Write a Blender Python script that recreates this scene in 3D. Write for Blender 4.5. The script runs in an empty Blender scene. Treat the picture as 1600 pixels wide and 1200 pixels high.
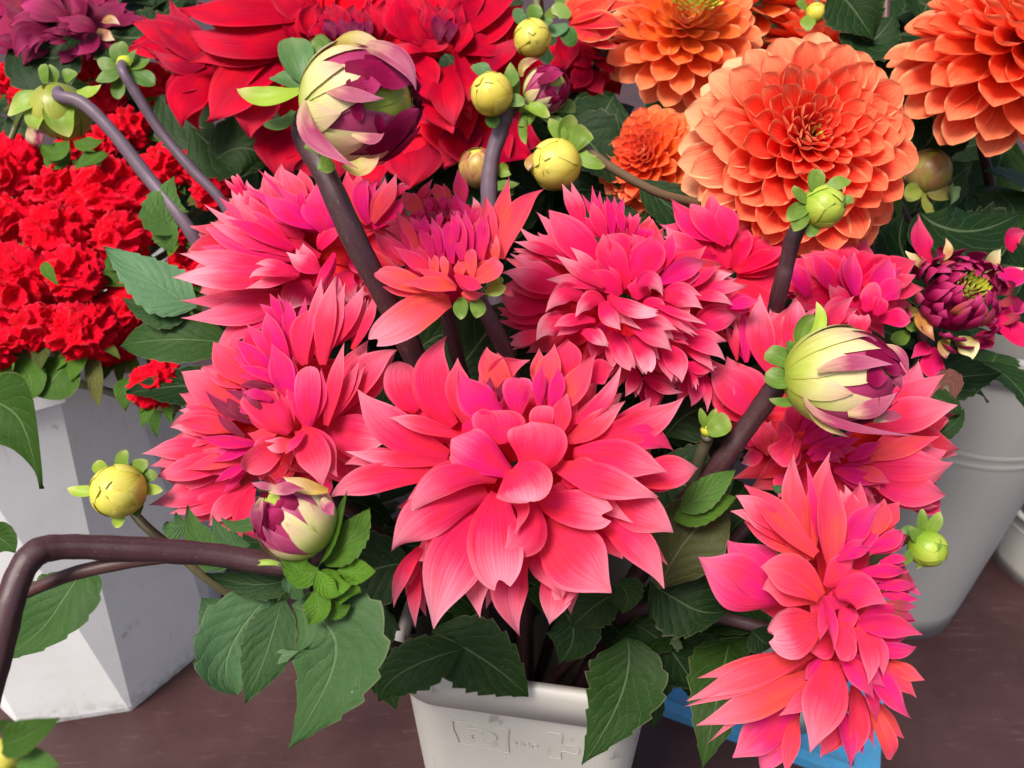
import bpy, math, random
import numpy as np
from mathutils import Vector, noise

# ------------------------------------------------------------------ camera, sky, sun, exposure
S = bpy.context.scene
COL = S.collection
PITCH = math.radians(33.0)
FPX = 1256.0                      # focal length in pixels of the 1600 x 1200 photograph
CAM = np.array([0.0, 0.0, 0.95])
cr = np.array([1.0, 0.0, 0.0])
cf = np.array([0.0, math.cos(PITCH), -math.sin(PITCH)])
cu = np.array([0.0, math.sin(PITCH), math.cos(PITCH)])
cd = bpy.data.cameras.new('camera'); cam = bpy.data.objects.new('camera', cd); COL.objects.link(cam)
cam.location = CAM; cam.rotation_euler = (math.pi / 2 - PITCH, 0, 0)
cd.sensor_width = 36; cd.lens = FPX / 1600 * 36; cd.clip_start = 0.01; cd.clip_end = 200
cd.dof.use_dof = True; cd.dof.focus_distance = 0.47; cd.dof.aperture_fstop = 13
S.camera = cam
S.render.resolution_x, S.render.resolution_y = 1024, 768

W = bpy.data.worlds.new('World'); S.world = W; W.use_nodes = True
SUN_EL, SUN_AZ = math.radians(57), math.radians(-140)     # azimuth from +Y, clockwise
nt = W.node_tree
sky = nt.nodes.new('ShaderNodeTexSky'); sky.sky_type = 'NISHITA'; sky.sun_disc = False
sky.sun_elevation = SUN_EL; sky.sun_rotation = SUN_AZ
sky.air_density = 1.0; sky.dust_density = 4.0; sky.ozone_density = 1.0
nt.links.new(sky.outputs[0], nt.nodes['Background'].inputs[0])
nt.nodes['Background'].inputs[1].default_value = 0.05
sl = bpy.data.lights.new('sun', 'SUN'); sl.energy = 1.5; sl.angle = math.radians(22); sl.color = (1.0, 0.95, 0.88)
so = bpy.data.objects.new('sun', sl); COL.objects.link(so)
sdir = Vector((math.sin(SUN_AZ) * math.cos(SUN_EL), math.cos(SUN_AZ) * math.cos(SUN_EL), math.sin(SUN_EL)))
so.rotation_euler = sdir.to_track_quat('Z', 'Y').to_euler()
so.location = sdir * 3
S.view_settings.view_transform = 'Standard'; S.view_settings.look = 'None'
S.view_settings.exposure = 1.85; S.view_settings.gamma = 1.0
S.cycles.max_bounces = 8; S.cycles.transmission_bounces = 6; S.cycles.diffuse_bounces = 4

rnd = random.Random(7)

# ------------------------------------------------------------------ helpers
def P(px, py, d):
    return CAM + cf * d + cr * ((px - 800) / FPX * d) + cu * ((600 - py) / FPX * d)

def G(px, py, z=0.0):
    v = cf + cr * ((px - 800) / FPX) + cu * ((600 - py) / FPX)
    return CAM + v * ((z - CAM[2]) / v[2])

def unit(v):
    n = np.linalg.norm(v)
    return v / n if n > 1e-12 else v

def mkmesh(name, verts, faces, uv=None, smooth=True):
    me = bpy.data.meshes.new(name)
    me.from_pydata([tuple(v) for v in verts], [], faces)
    if uv is not None:
        lay = me.uv_layers.new(name='UVMap')
        li = np.empty(len(me.loops), dtype=np.int32); me.loops.foreach_get('vertex_index', li)
        lay.data.foreach_set('uv', np.asarray(uv, dtype=np.float32)[li].ravel())
    if smooth:
        me.polygons.foreach_set('use_smooth', [True] * len(me.polygons))
    return me

def tag(o, label, cat, group=None, kind=None):
    if label: o['label'] = label
    if cat: o['category'] = cat
    if group: o['group'] = group
    if kind: o['kind'] = kind
    return o

def thing(name, label, cat, loc, group=None):
    o = bpy.data.objects.new(name, None); COL.objects.link(o)
    o.location = loc; o.empty_display_size = 0.01
    o['_loc'] = [float(x) for x in loc]
    return tag(o, label, cat, group)

def origin(o):
    p = np.zeros(3)
    while o is not None:
        p = p + np.array(o.location); o = o.parent
    return p

def part(name, verts, faces, mat, parent=None, uv=None, color=None, smooth=True):
    verts = np.asarray(verts, dtype=float)
    if parent is not None: verts = verts - origin(parent)
    me = mkmesh(name, verts, faces, uv, smooth); me.materials.append(mat)
    o = bpy.data.objects.new(name, me); COL.objects.link(o)
    if parent is not None: o.parent = parent
    if color is not None: o.color = (*color, 1.0)
    return o

GRIDS = {}
def grid_faces(nu, nv):
    k = (nu, nv)
    if k not in GRIDS:
        GRIDS[k] = [(i * nv + j, i * nv + j + 1, (i + 1) * nv + j + 1, (i + 1) * nv + j) for i in range(nu - 1) for j in range(nv - 1)]
    return GRIDS[k]

PROF = {
    'petal': ([0, .12, .3, .45, .57, .70, .81, .90, .96, 1], [.32, .52, .85, 1.0, .98, .76, .45, .21, .09, .01]),
    'spear': ([0, .15, .35, .55, .75, .9, 1], [.45, .72, .95, 1.0, .78, .38, .02]),
    'round': ([0, .12, .3, .55, .75, .88, .95, .985, 1], [.32, .5, .8, 1.0, .98, .84, .64, .40, .12]),
    'notch': ([0, .12, .3, .55, .75, .88, .95, 1], [.34, .5, .8, 1.0, .96, .8, .6, .34]),
    'strap': ([0, .1, .3, .6, .85, .95, 1], [.6, .75, .95, 1.0, .8, .5, .04]),
    'leaf': ([0, .06, .18, .35, .5, .7, .85, .95, 1], [.05, .34, .78, 1.0, .96, .68, .36, .12, .01]),
    'ovate': ([0, .1, .3, .5, .75, .92, 1], [.3, .55, .9, 1.0, .85, .45, .03]),
}

def sheet(B, M, T, width, N0, kind='petal', cup=0.3, curl=0.0, roll=0.0, twist=0.0, groove=0.05, ruffle=0.04,
          serr=0.0, nteeth=9, notch=0.0, nu=16, nv=9, seed=0, fold=0.0, pinch=0.0, hook=0.0):
    """A curved leaf or petal: midline through B, M, T, cross-section an arc of half angle cup."""
    r = random.Random(seed)
    u = np.linspace(0, 1, nu); u = .55 * u + .45 * (1 - (1 - u) ** 1.7); s = np.linspace(-1, 1, nv)
    Cc = 2 * M - 0.5 * (B + T)
    c = np.outer((1 - u) ** 2, B) + np.outer(2 * u * (1 - u), Cc) + np.outer(u ** 2, T)
    ln = np.linalg.norm(np.diff(c, axis=0), axis=1).sum()
    t = np.gradient(c, axis=0); t /= np.linalg.norm(t, axis=1)[:, None] + 1e-12
    n = np.zeros_like(c); cur = np.asarray(N0, float)
    for i in range(nu):
        cur = unit(cur - t[i] * cur.dot(t[i])); n[i] = cur
    b = np.cross(t, n)
    if roll or twist:
        a = math.radians(roll) + math.radians(twist) * (u ** 1.5)
        ca, sa = np.cos(a)[:, None], np.sin(a)[:, None]
        n, b = n * ca + b * sa, b * ca - n * sa
    if curl:
        k = np.clip((u - .55) / .45, 0, 1) ** 2
        c = c + n * (curl * ln * .28 * k)[:, None] - t * (abs(curl) * ln * .06 * k)[:, None]
    if hook: c = c + b * (hook * width * np.clip((u - .5) / .5, 0, 1) ** 2)[:, None]
    w = np.interp(u, *PROF[kind]) * width * .5
    # soften piecewise profile
    w[1:-1] = .25 * w[:-2] + .5 * w[1:-1] + .25 * w[2:]
    Wm = w[:, None] * np.ones(nv)[None, :]
    if serr:
        ph = (u * nteeth) % 1.0
        tooth = (1 - ph) * serr * np.interp(u, [0, .12, .25, .9, 1], [0, .2, 1, 1, 0])
        Wm = Wm * (1 + (tooth - serr * .5)[:, None] * (np.abs(s)[None, :] ** 3))
    phi = cup * np.interp(u, [0, .15, .6, 1], [1.6, 1.2, 1.0, 1.0]) + pinch * np.clip((u - .6) / .4, 0, 1) ** 1.5
    phi = np.where(np.abs(phi) < 1e-3, 1e-3, phi)
    A = phi[:, None] * s[None, :]
    x = Wm * np.sin(A) / phi[:, None]; z = Wm * (1 - np.cos(A)) / phi[:, None]
    z = z - groove * w[:, None] * np.exp(-(s[None, :] / .16) ** 2) * np.interp(u, [0, .2, .8, 1], [.3, 1, 1, .4])[:, None]
    fr_, pr_ = r.uniform(7.5, 12.5), r.uniform(-1, 1)
    z = z + .45 * groove * w[:, None] * np.cos(s[None, :] * fr_ + pr_) * np.interp(u, [0, .3, .85, 1], [.2, 1, .9, .2])[:, None]
    for _ in range(2):
        z = z + .014 * width * np.sin(r.uniform(3, 9) * u[:, None] + r.uniform(-3, 3) * s[None, :] + r.uniform(0, 6.3))
    f1, f2, p1, p2 = r.uniform(4, 8), r.uniform(4, 8), r.uniform(0, 6.3), r.uniform(0, 6.3)
    ed = np.abs(s)[None, :] ** 2
    wave = np.where(s[None, :] > 0, np.sin(f1 * u + p1)[:, None], np.sin(f2 * u + p2)[:, None])
    z = z + ruffle * width * ed * wave
    if fold: z = z + fold * Wm * np.abs(s)[None, :]
    V = c[:, None, :] + b[:, None, :] * x[:, :, None] + n[:, None, :] * z[:, :, None]
    if notch:
        # divided tip: pull the middle back
        k = notch * ln * (np.clip((u - .72) / .28, 0, 1) ** 1.5)[:, None] * (np.abs(np.cos(s * math.pi * .5 + r.uniform(-.4, .4))) ** 2)[None, :]
        V = V - t[:, None, :] * k[:, :, None]
    uv = np.stack([np.repeat((s * .5 + .5)[None, :], nu, 0), np.repeat(u[:, None], nv, 1)], -1)
    return V.reshape(-1, 3), grid_faces(nu, nv), uv.reshape(-1, 2)

def catmull(pts, k=8):
    pts = [np.asarray(p, float) for p in pts]
    q = [2 * pts[0] - pts[1]] + pts + [2 * pts[-1] - pts[-2]]
    out = []
    for i in range(1, len(q) - 2):
        for j in range(k):
            t = j / k
            a, b_, c_, d_ = q[i - 1], q[i], q[i + 1], q[i + 2]
            out.append(.5 * (2 * b_ + (c_ - a) * t + (2 * a - 5 * b_ + 4 * c_ - d_) * t * t + (3 * b_ - a - 3 * c_ + d_) * t ** 3))
    out.append(pts[-1])
    return np.array(out)

def tube(pts, r0, r1, seg=16, k=8, lumps=0.045, closed_caps=True):
    c = catmull(pts, k) if k > 1 else np.array(pts, float)
    m = len(c)
    t = np.gradient(c, axis=0); t /= np.linalg.norm(t, axis=1)[:, None] + 1e-12
    cur = np.array([.31, .2, .93]); V = []; uv = []
    for i in range(m):
        cur = unit(cur - t[i] * cur.dot(t[i])); b = np.cross(t[i], cur)
        r = r0 + (r1 - r0) * i / (m - 1)
        r *= 1 + lumps * math.sin(i * 1.7) * .5 + lumps * math.sin(i * .43 + 1)
        for j in range(seg):
            a = 2 * math.pi * j / seg
            V.append(c[i] + (cur * math.cos(a) + b * math.sin(a)) * r * (1 + lumps * .8 * math.sin(3 * a) + lumps * math.sin(7 * a + i * .05)))
            uv.append((j / seg, i / (m - 1)))
    F = [(i * seg + j, i * seg + (j + 1) % seg, (i + 1) * seg + (j + 1) % seg, (i + 1) * seg + j) for i in range(m - 1) for j in range(seg)]
    F.append(tuple(range(seg))[::-1]); F.append(tuple(range((m - 1) * seg, m * seg)))
    return np.array(V), F, np.array(uv)

# ------------------------------------------------------------------ materials
class NT:
    def __init__(self, name):
        self.m = bpy.data.materials.new(name); self.m.use_nodes = True
        self.t = self.m.node_tree; self.t.nodes.clear()
        self.out = self.t.nodes.new('ShaderNodeOutputMaterial')
    def n(self, kind, **kw):
        x = self.t.nodes.new(kind)
        for k, v in kw.items(): setattr(x, k, v)
        return x
    def l(self, a, b): self.t.links.new(a, b)
    def setin(self, sock, v):
        if isinstance(v, bpy.types.NodeSocket): self.l(v, sock)
        elif isinstance(v, (tuple, list)) and len(v) == 3 and sock.type == 'RGBA': sock.default_value = (*v, 1)
        else: sock.default_value = v
    def math(self, op, a, b=0.0, c=None, clamp=False):
        x = self.n('ShaderNodeMath', operation=op, use_clamp=clamp)
        self.setin(x.inputs[0], a); self.setin(x.inputs[1], b)
        if c is not None: self.setin(x.inputs[2], c)
        return x.outputs[0]
    def mix(self, f, a, b, mode='MIX'):
        x = self.n('ShaderNodeMix', data_type='RGBA', blend_type=mode)
        self.setin(x.inputs['Factor'], f) if False else self.setin(x.inputs[0], f)
        self.setin(x.inputs[6], a); self.setin(x.inputs[7], b)
        return x.outputs[2]
    def ramp(self, f, stops, interp='LINEAR'):
        x = self.n('ShaderNodeValToRGB'); e = x.color_ramp.elements; x.color_ramp.interpolation = interp
        while len(e) < len(stops): e.new(0.5)
        for i, (p, c) in enumerate(stops):
            e[i].position = p; e[i].color = (*c, 1) if len(c) == 3 else c
        self.l(f, x.inputs[0]); return x.outputs[0]
    def maprange(self, v, a, b, c=0.0, d=1.0, smooth=True):
        x = self.n('ShaderNodeMapRange', interpolation_type='SMOOTHSTEP' if smooth else 'LINEAR')
        self.setin(x.inputs[0], v)
        for i, q in enumerate((a, b, c, d)): x.inputs[1 + i].default_value = q
        return x.outputs[0]
    def noise(self, vec, scale, detail=3, rough=.5):
        x = self.n('ShaderNodeTexNoise'); x.inputs['Scale'].default_value = scale
        x.inputs['Detail'].default_value = detail; x.inputs['Roughness'].default_value = rough
        if vec is not None: self.l(vec, x.inputs['Vector'])
        return x.outputs[0]
    def mapping(self, vec, scale, loc=None):
        x = self.n('ShaderNodeMapping'); x.inputs['Scale'].default_value = scale; self.l(vec, x.inputs[0])
        if loc is not None: self.l(loc, x.inputs['Location'])
        return x.outputs[0]
    def bump(self, h, strength, dist):
        x = self.n('ShaderNodeBump'); x.inputs['Strength'].default_value = strength; x.inputs['Distance'].default_value = dist
        self.l(h, x.inputs['Height']); return x.outputs[0]
    def surface(self, col, rough=.5, spec=.4, trans=0.0, tcol=None, normal=None, sheen=0.0, sheencol=None, sss=0.0):
        p = self.n('ShaderNodeBsdfPrincipled'); self.setin(p.inputs['Base Color'], col)
        self.setin(p.inputs['Roughness'], rough); p.inputs['Specular IOR Level'].default_value = spec
        if sheen:
            p.inputs['Sheen Weight'].default_value = sheen; p.inputs['Sheen Roughness'].default_value = .4
            if sheencol: p.inputs['Sheen Tint'].default_value = (*sheencol, 1)
        if normal is not None: self.l(normal, p.inputs['Normal'])
        res = p.outputs[0]
        if trans:
            t = self.n('ShaderNodeBsdfTranslucent'); self.setin(t.inputs[0], tcol if tcol is not None else col)
            if normal is not None: self.l(normal, t.inputs['Normal'])
            mx = self.n('ShaderNodeMixShader'); self.setin(mx.inputs[0], trans)
            self.l(res, mx.inputs[1]); self.l(t.outputs[0], mx.inputs[2]); res = mx.outputs[0]
        self.l(res, self.out.inputs[0]); return self.m

def petal_mat(name, stops, orange, magenta, pale, back, trans=.38, streak=.32, edge=.35, rough=.48, flecks=.12, spec=.05, bmp=.6, var=1.0):
    """Object colour drives the petal: red channel towards orange, green towards pale, blue towards magenta."""
    k = NT(name)
    uv = k.n('ShaderNodeUVMap').outputs[0]
    sep = k.n('ShaderNodeSeparateXYZ'); k.l(uv, sep.inputs[0])
    oi = k.n('ShaderNodeObjectInfo'); rv = oi.outputs['Random']
    cs = k.n('ShaderNodeSeparateColor'); k.l(oi.outputs['Color'], cs.inputs[0])
    off = k.n('ShaderNodeCombineXYZ'); k.l(k.math('MULTIPLY', rv, 37.0), off.inputs[0]); k.l(k.math('MULTIPLY', rv, 91.0), off.inputs[1])
    st = k.noise(k.mapping(uv, (22, 1.1, 1), off.outputs[0]), 1.0, 3, .6)
    st2 = k.noise(k.mapping(uv, (60, 2.2, 1), off.outputs[0]), 1.0, 2, .6)
    blot = k.noise(k.mapping(uv, (2.2, 2.6, 1), off.outputs[0]), 1.0, 2, .5)
    v = k.math('ADD', sep.outputs[1], k.math('MULTIPLY', k.math('SUBTRACT', st, .5), .35))
    v = k.math('ADD', v, k.math('MULTIPLY', k.math('SUBTRACT', blot, .5), .3), clamp=True)
    col = k.ramp(v, stops)
    col = k.mix(k.math('MULTIPLY', k.math('MULTIPLY', cs.outputs[0], var), k.maprange(v, 1.15, .25, .3, 1.0), clamp=True), col, orange)
    col = k.mix(k.math('MULTIPLY', k.math('MULTIPLY', cs.outputs[2], var), k.maprange(blot, .25, .65, .45, 1.0), clamp=True), col, magenta)
    e = k.math('ABSOLUTE', k.math('SUBTRACT', sep.outputs[0], .5))
    ef = k.math('MULTIPLY', k.maprange(e, .36, .5), edge)
    pf = k.math('MULTIPLY', k.math('MULTIPLY', cs.outputs[1], 1.15), k.maprange(v, .40, .98, .03, 1.0))
    col = k.mix(k.math('ADD', pf, k.math('MULTIPLY', ef, k.maprange(v, .1, .8)), clamp=True), col, pale)
    st3 = k.noise(k.mapping(uv, (34, .7, 1), off.outputs[0]), 1.0, 2, .5)
    deep = k.mix(1.0, col, (.90, .30, .48), 'MULTIPLY')
    vf = k.math('ADD', k.math('MULTIPLY', k.maprange(st3, .40, .66), streak), k.math('MULTIPLY', k.maprange(st2, .5, .75), streak * .7), clamp=True)
    col = k.mix(vf, col, deep)
    spk = k.noise(k.mapping(uv, (26, 40, 1), off.outputs[0]), 1.0, 2, .6)
    col = k.mix(k.maprange(spk, .70, .80, 0, flecks * 3), col, (.30, .02, .05))
    if flecks:
        geo = k.n('ShaderNodeNewGeometry')
        col = k.mix(k.math('MULTIPLY', geo.outputs['Backfacing'], .55), col, back)
    nrm = k.bump(k.math('ADD', k.math('MULTIPLY', st3, 1.2), k.math('MULTIPLY', st2, .4)), bmp, .0009)
    return k.surface(col, rough, spec, trans, None, nrm)

PINK = petal_mat('pink_petal', [(0, (.66, .006, .004)), (.3, (.74, .003, .030)), (.62, (.78, .011, .054)), (.86, (.80, .055, .098)), (1, (.82, .19, .24))],
                 (.88, .15, .030), (.60, .006, .20), (.86, .40, .47), (.74, .05, .13), trans=.40, var=.85, bmp=.45, edge=.16)
RED = petal_mat('red_petal', [(0, (.36, .0005, .004)), (.4, (.68, .0004, .014)), (.8, (.80, .0006, .024)), (1, (.84, .003, .045))],
                (.80, .03, .006), (.24, .001, .022), (.78, .12, .18), (.55, .002, .025), trans=.25, spec=.02, bmp=.55, streak=.35, edge=.12)
ORANGE = petal_mat('orange_petal', [(0, (.76, .008, .005)), (.35, (.82, .014, .014)), (.75, (.90, .060, .034)), (1, (.93, .24, .11))],
                   (.90, .30, .035), (.62, .015, .04), (.95, .58, .30), (.88, .18, .08), trans=.38, edge=.6, streak=.2)
PURPLE = petal_mat('purple_petal', [(0, (.16, .002, .030)), (.5, (.25, .003, .055)), (1, (.36, .012, .095))],
                   (.50, .16, .05), (.11, .002, .03), (.55, .06, .20), (.30, .015, .07), trans=.25, edge=.15, spec=.08, bmp=.3)
BUDV = petal_mat('bud_purple_petal', [(0, (.60, .55, .25)), (.22, (.58, .36, .26)), (.45, (.38, .05, .14)), (.75, (.28, .006, .075)), (1, (.20, .003, .05))],
                 (.6, .4, .1), (.12, .002, .03), (.60, .22, .32), (.40, .06, .14), trans=.2, edge=.25, streak=.35, spec=.2, bmp=.2)
BUDP = petal_mat('bud_petal', [(0, (.26, .40, .03)), (.35, (.40, .50, .08)), (.62, (.60, .60, .24)), (.84, (.55, .34, .24)), (1, (.26, .012, .07))],
                 (.62, .38, .04), (.22, .006, .05), (.72, .74, .36), (.40, .34, .14), trans=.22, edge=.0, streak=.25, rough=.38, spec=.3, bmp=.2)
GBUD = petal_mat('green_bud_petal', [(0, (.10, .24, .015)), (.5, (.22, .38, .025)), (1, (.34, .45, .04))], (.5, .4, .04), (.30, .03, .08), (.55, .62, .12), (.2, .35, .05), trans=.2, edge=.1, streak=.2, rough=.35, spec=.35, bmp=.12)
YBUD = petal_mat('young_bud_petal', [(0, (.26, .42, .03)), (.4, (.48, .56, .035)), (.8, (.66, .62, .06)), (1, (.58, .46, .07))],
                 (.72, .30, .03), (.30, .03, .08), (.78, .78, .18), (.4, .46, .08), trans=.2, edge=.1, streak=.2, rough=.35, spec=.35, bmp=.12)

def leaf_mat(name):
    k = NT(name)
    uv = k.n('ShaderNodeUVMap').outputs[0]
    sep = k.n('ShaderNodeSeparateXYZ'); k.l(uv, sep.inputs[0])
    oi = k.n('ShaderNodeObjectInfo'); cs = k.n('ShaderNodeSeparateColor'); k.l(oi.outputs['Color'], cs.inputs[0])
    off = k.n('ShaderNodeCombineXYZ'); k.l(k.math('MULTIPLY', oi.outputs['Random'], 53.0), off.inputs[0])
    e = k.math('ABSOLUTE', k.math('SUBTRACT', sep.outputs[0], .5))
    wob = k.noise(k.mapping(uv, (5, 5, 1), off.outputs[0]), 1.0, 2)
    q = k.math('ADD', k.math('SUBTRACT', k.math('MULTIPLY', sep.outputs[1], 7.0), k.math('MULTIPLY', k.math('POWER', e, .8), 5.0)), k.math('MULTIPLY', wob, .9))
    fr = k.math('ABSOLUTE', k.math('SUBTRACT', k.math('FRACT', q), .5))
    side = k.maprange(fr, .05, .0)
    mid = k.maprange(e, .022, .008)
    mor = k.n('ShaderNodeTexVoronoi', feature='DISTANCE_TO_EDGE'); mor.inputs['Scale'].default_value = 1
    k.l(k.mapping(uv, (16, 24, 1), off.outputs[0]), mor.inputs['Vector'])
    net = k.maprange(mor.outputs['Distance'], .09, .0)
    vein = k.math('MAXIMUM', mid, k.math('MULTIPLY', side, .65), clamp=True)
    big = k.noise(k.mapping(uv, (3, 4, 1), off.outputs[0]), 1.0, 4, .6)
    tint = k.math('MULTIPLY', oi.outputs['Random'], .7)
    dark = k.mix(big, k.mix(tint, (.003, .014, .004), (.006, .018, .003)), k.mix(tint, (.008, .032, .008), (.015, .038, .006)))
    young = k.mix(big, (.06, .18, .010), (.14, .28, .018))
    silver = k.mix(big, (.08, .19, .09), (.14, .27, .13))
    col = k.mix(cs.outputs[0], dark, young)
    col = k.mix(cs.outputs[1], col, silver)
    col = k.mix(cs.outputs[2], col, (.20, .05, .05))
    vc = k.mix(.5, col, (.30, .40, .20))
    col = k.mix(k.math('MULTIPLY', vein, .42), col, vc)
    col = k.mix(k.math('MULTIPLY', net, .05), col, vc)
    spot = k.noise(k.mapping(uv, (30, 40, 1), off.outputs[0]), 1.0, 1)
    col = k.mix(k.maprange(spot, .77, .80, 0, .5), col, (.35, .38, .25))
    col = k.mix(k.math('MULTIPLY', k.maprange(e, .475, .5), .35), col, (.25, .22, .12))
    geo = k.n('ShaderNodeNewGeometry')
    col = k.mix(k.math('MULTIPLY', geo.outputs['Backfacing'], .55), col, (.12, .19, .09))
    quilt = k.math('MULTIPLY', k.maprange(fr, .0, .42), .30)
    pk = k.noise(k.mapping(uv, (14, 18, 1), off.outputs[0]), 1.0, 3, .6)
    h = k.math('SUBTRACT', k.math('ADD', k.math('ADD', quilt, k.math('MULTIPLY', pk, .8)), k.math('MULTIPLY', big, .6)), k.math('ADD', k.math('MULTIPLY', vein, .8), k.math('MULTIPLY', net, .08)))
    nrm = k.bump(h, .5, .0014)
    return k.surface(col, .5, .13, .28, None, nrm)
LEAF = leaf_mat('leaf_green')
def bract_mat():
    k = NT('bract_green')
    uv = k.n('ShaderNodeUVMap').outputs[0]
    oi = k.n('ShaderNodeObjectInfo'); cs = k.n('ShaderNodeSeparateColor'); k.l(oi.outputs['Color'], cs.inputs[0])
    off = k.n('ShaderNodeCombineXYZ'); k.l(k.math('MULTIPLY', oi.outputs['Random'], 53.0), off.inputs[0])
    sep = k.n('ShaderNodeSeparateXYZ'); k.l(uv, sep.inputs[0])
    st = k.noise(k.mapping(uv, (14, 1.5, 1), off.outputs[0]), 1.0, 3, .6); big = k.noise(k.mapping(uv, (3, 3, 1), off.outputs[0]), 1.0, 3)
    col = k.mix(cs.outputs[0], k.mix(big, (.012, .060, .014), (.035, .125, .022)), k.mix(big, (.20, .36, .02), (.42, .50, .06)))
    col = k.mix(cs.outputs[1], col, (.14, .27, .15)); col = k.mix(cs.outputs[2], col, (.25, .06, .06))
    col = k.mix(k.maprange(st, .45, .75, 0, .3), col, (.25, .36, .12))
    tip = k.math('MULTIPLY', k.maprange(sep.outputs[1], .7, 1.0), k.math('MULTIPLY', cs.outputs[0], .6))
    col = k.mix(tip, col, (.62, .50, .22))
    return k.surface(col, .42, .2, .25, None, k.bump(st, .25, .0006))
BRACT = bract_mat()

def stem_mat():
    k = NT('stem_skin')
    oi = k.n('ShaderNodeObjectInfo'); tc = k.n('ShaderNodeUVMap').outputs[0]
    a = k.noise(k.mapping(tc, (14, 3, 1)), 1.0, 4, .65); b = k.noise(k.mapping(tc, (40, 90, 1)), 1.0, 2)
    col = k.mix(k.maprange(a, .3, .75, 0, .55), oi.outputs['Color'], (.075, .055, .045))
    col = k.mix(k.maprange(b, .62, .72, 0, .35), col, (.25, .18, .17))
    col = k.mix(.25, col, oi.outputs['Color'])
    return k.surface(col, .45, .35, 0, None, k.bump(k.math('ADD', a, k.math('MULTIPLY', b, .3)), .35, .0006))
STEM = stem_mat()
MAROON = (.040, .010, .016); BLOOM = (.115, .075, .105); GSTEM = (.12, .11, .04); DSTEM = (.020, .016, .012)

def celosia_mat():
    k = NT('cockscomb_velvet')
    tc = k.n('ShaderNodeTexCoord').outputs['Object']
    a = k.noise(tc, 9, 4, .7); b = k.noise(tc, 1.6, 3)
    at = k.n('ShaderNodeAttribute', attribute_name='fringe')
    col = k.mix(k.maprange(b, .3, .7), (.74, .001, .010), (.88, .003, .028))
    col = k.mix(k.math('MULTIPLY', k.maprange(at.outputs['Fac'], .72, 1.0), .45), col, (.92, .08, .13))
    col = k.mix(k.maprange(a, .58, .74, 0, .55), col, (.88, .06, .09))
    return k.surface(col, .8, .03, .2, None, k.bump(a, .5, .03), .12, (1, .3, .4))
CEL = celosia_mat()

def plastic_mat(name, base, dirt=(.30, .26, .20), amt=.5, rough=.42):
    k = NT(name)
    tc = k.n('ShaderNodeTexCoord').outputs['Object']
    a = k.noise(tc, 9, 5, .6); b = k.noise(k.mapping(tc, (1, 1, .35)), 60, 5, .7); c = k.noise(tc, 28, 3, .5)
    col = k.mix(k.maprange(a, .35, .75, 0, .25 * amt), base, dirt)
    col = k.mix(k.maprange(b, .66, .76, 0, .7 * amt), col, tuple(x * .55 for x in dirt))
    sp = k.math('MULTIPLY', k.maprange(c, .62, .70), k.maprange(b, .5, .62))
    col = k.mix(k.math('MULTIPLY', sp, .8 * amt), col, (.16, .15, .14))
    sp_ = k.n('ShaderNodeSeparateXYZ'); k.l(tc, sp_.inputs[0])
    gr = k.math('MULTIPLY', k.maprange(sp_.outputs[2], .05, .0), k.maprange(k.noise(tc, 45, 5, .7), .42, .62))
    col = k.mix(k.math('MULTIPLY', gr, .75 * amt), col, (.12, .09, .06))
    scr = k.noise(k.mapping(tc, (60, 60, 4)), 3, 3, .6)
    col = k.mix(k.maprange(scr, .64, .70, 0, .25 * amt), col, tuple(x * .7 for x in dirt))
    return k.surface(col, k.maprange(a, .2, .8, rough - .08, rough + .15), .45, 0, None, k.bump(b, .12, .001))
CREAM = plastic_mat('cream_plastic', (.47, .45, .41), amt=.75); WHITE = plastic_mat('white_plastic', (.84, .84, .82), amt=.6)
GREY = plastic_mat('greyish_plastic', (.30, .29, .28), amt=.4); BLUE = plastic_mat('blue_plastic', (.04, .24, .46), (.10, .2, .3), .4)
MARK = plastic_mat('dirty_moulding', (.43, .41, .36), amt=.5); BLACK = plastic_mat('black_plastic', (.02, .02, .022), (.05, .05, .05))
WATER = NT('bucket_inside'); WATER = WATER.surface((.02, .022, .015), .15, .5)

def floor_mat():
    k = NT('brown_floor')
    tc = k.n('ShaderNodeTexCoord').outputs['Object']
    a = k.noise(tc, 3.2, 5, .6); b = k.noise(k.mapping(tc, (3, 9, 1)), 9, 5, .7); c = k.noise(tc, 140, 3, .6)
    col = k.mix(k.maprange(a, .3, .7), (.030, .011, .011), (.055, .024, .023))
    col = k.mix(k.maprange(b, .56, .75, 0, .4), col, (.11, .065, .065))
    col = k.mix(k.maprange(c, .6, .8, 0, .35), col, (.03, .015, .015))
    sc = k.noise(k.mapping(tc, (4, 90, 1)), 2.5, 4, .7); pt = k.noise(tc, 5, 2)
    col = k.mix(k.math('MULTIPLY', k.maprange(sc, .58, .68), k.maprange(pt, .45, .62, 0, .35)), col, (.14, .09, .085))
    gt = k.noise(tc, 420, 2, .5)
    col = k.mix(k.maprange(gt, .72, .78, 0, .5), col, (.20, .15, .13))
    return k.surface(col, k.maprange(a, .3, .7, .42, .62), .35, 0, None, k.bump(k.math('ADD', b, k.math('MULTIPLY', c, .4)), .15, .002))
FLOOR = floor_mat()

# ------------------------------------------------------------------ floor
def floor():
    n = 24; V = []; F = []
    for i in range(n + 1):
        for j in range(n + 1):
            V.append((-20 + 40 * j / n, -8 + 40 * i / n, 0))
    for i in range(n):
        for j in range(n):
            a = i * (n + 1) + j; F.append((a, a + 1, a + n + 2, a + n + 1))
    o = part('floor', V, F, FLOOR, None, smooth=False)
    tag(o, 'smooth brown painted floor under the buckets', None, kind='structure')
floor()

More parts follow.
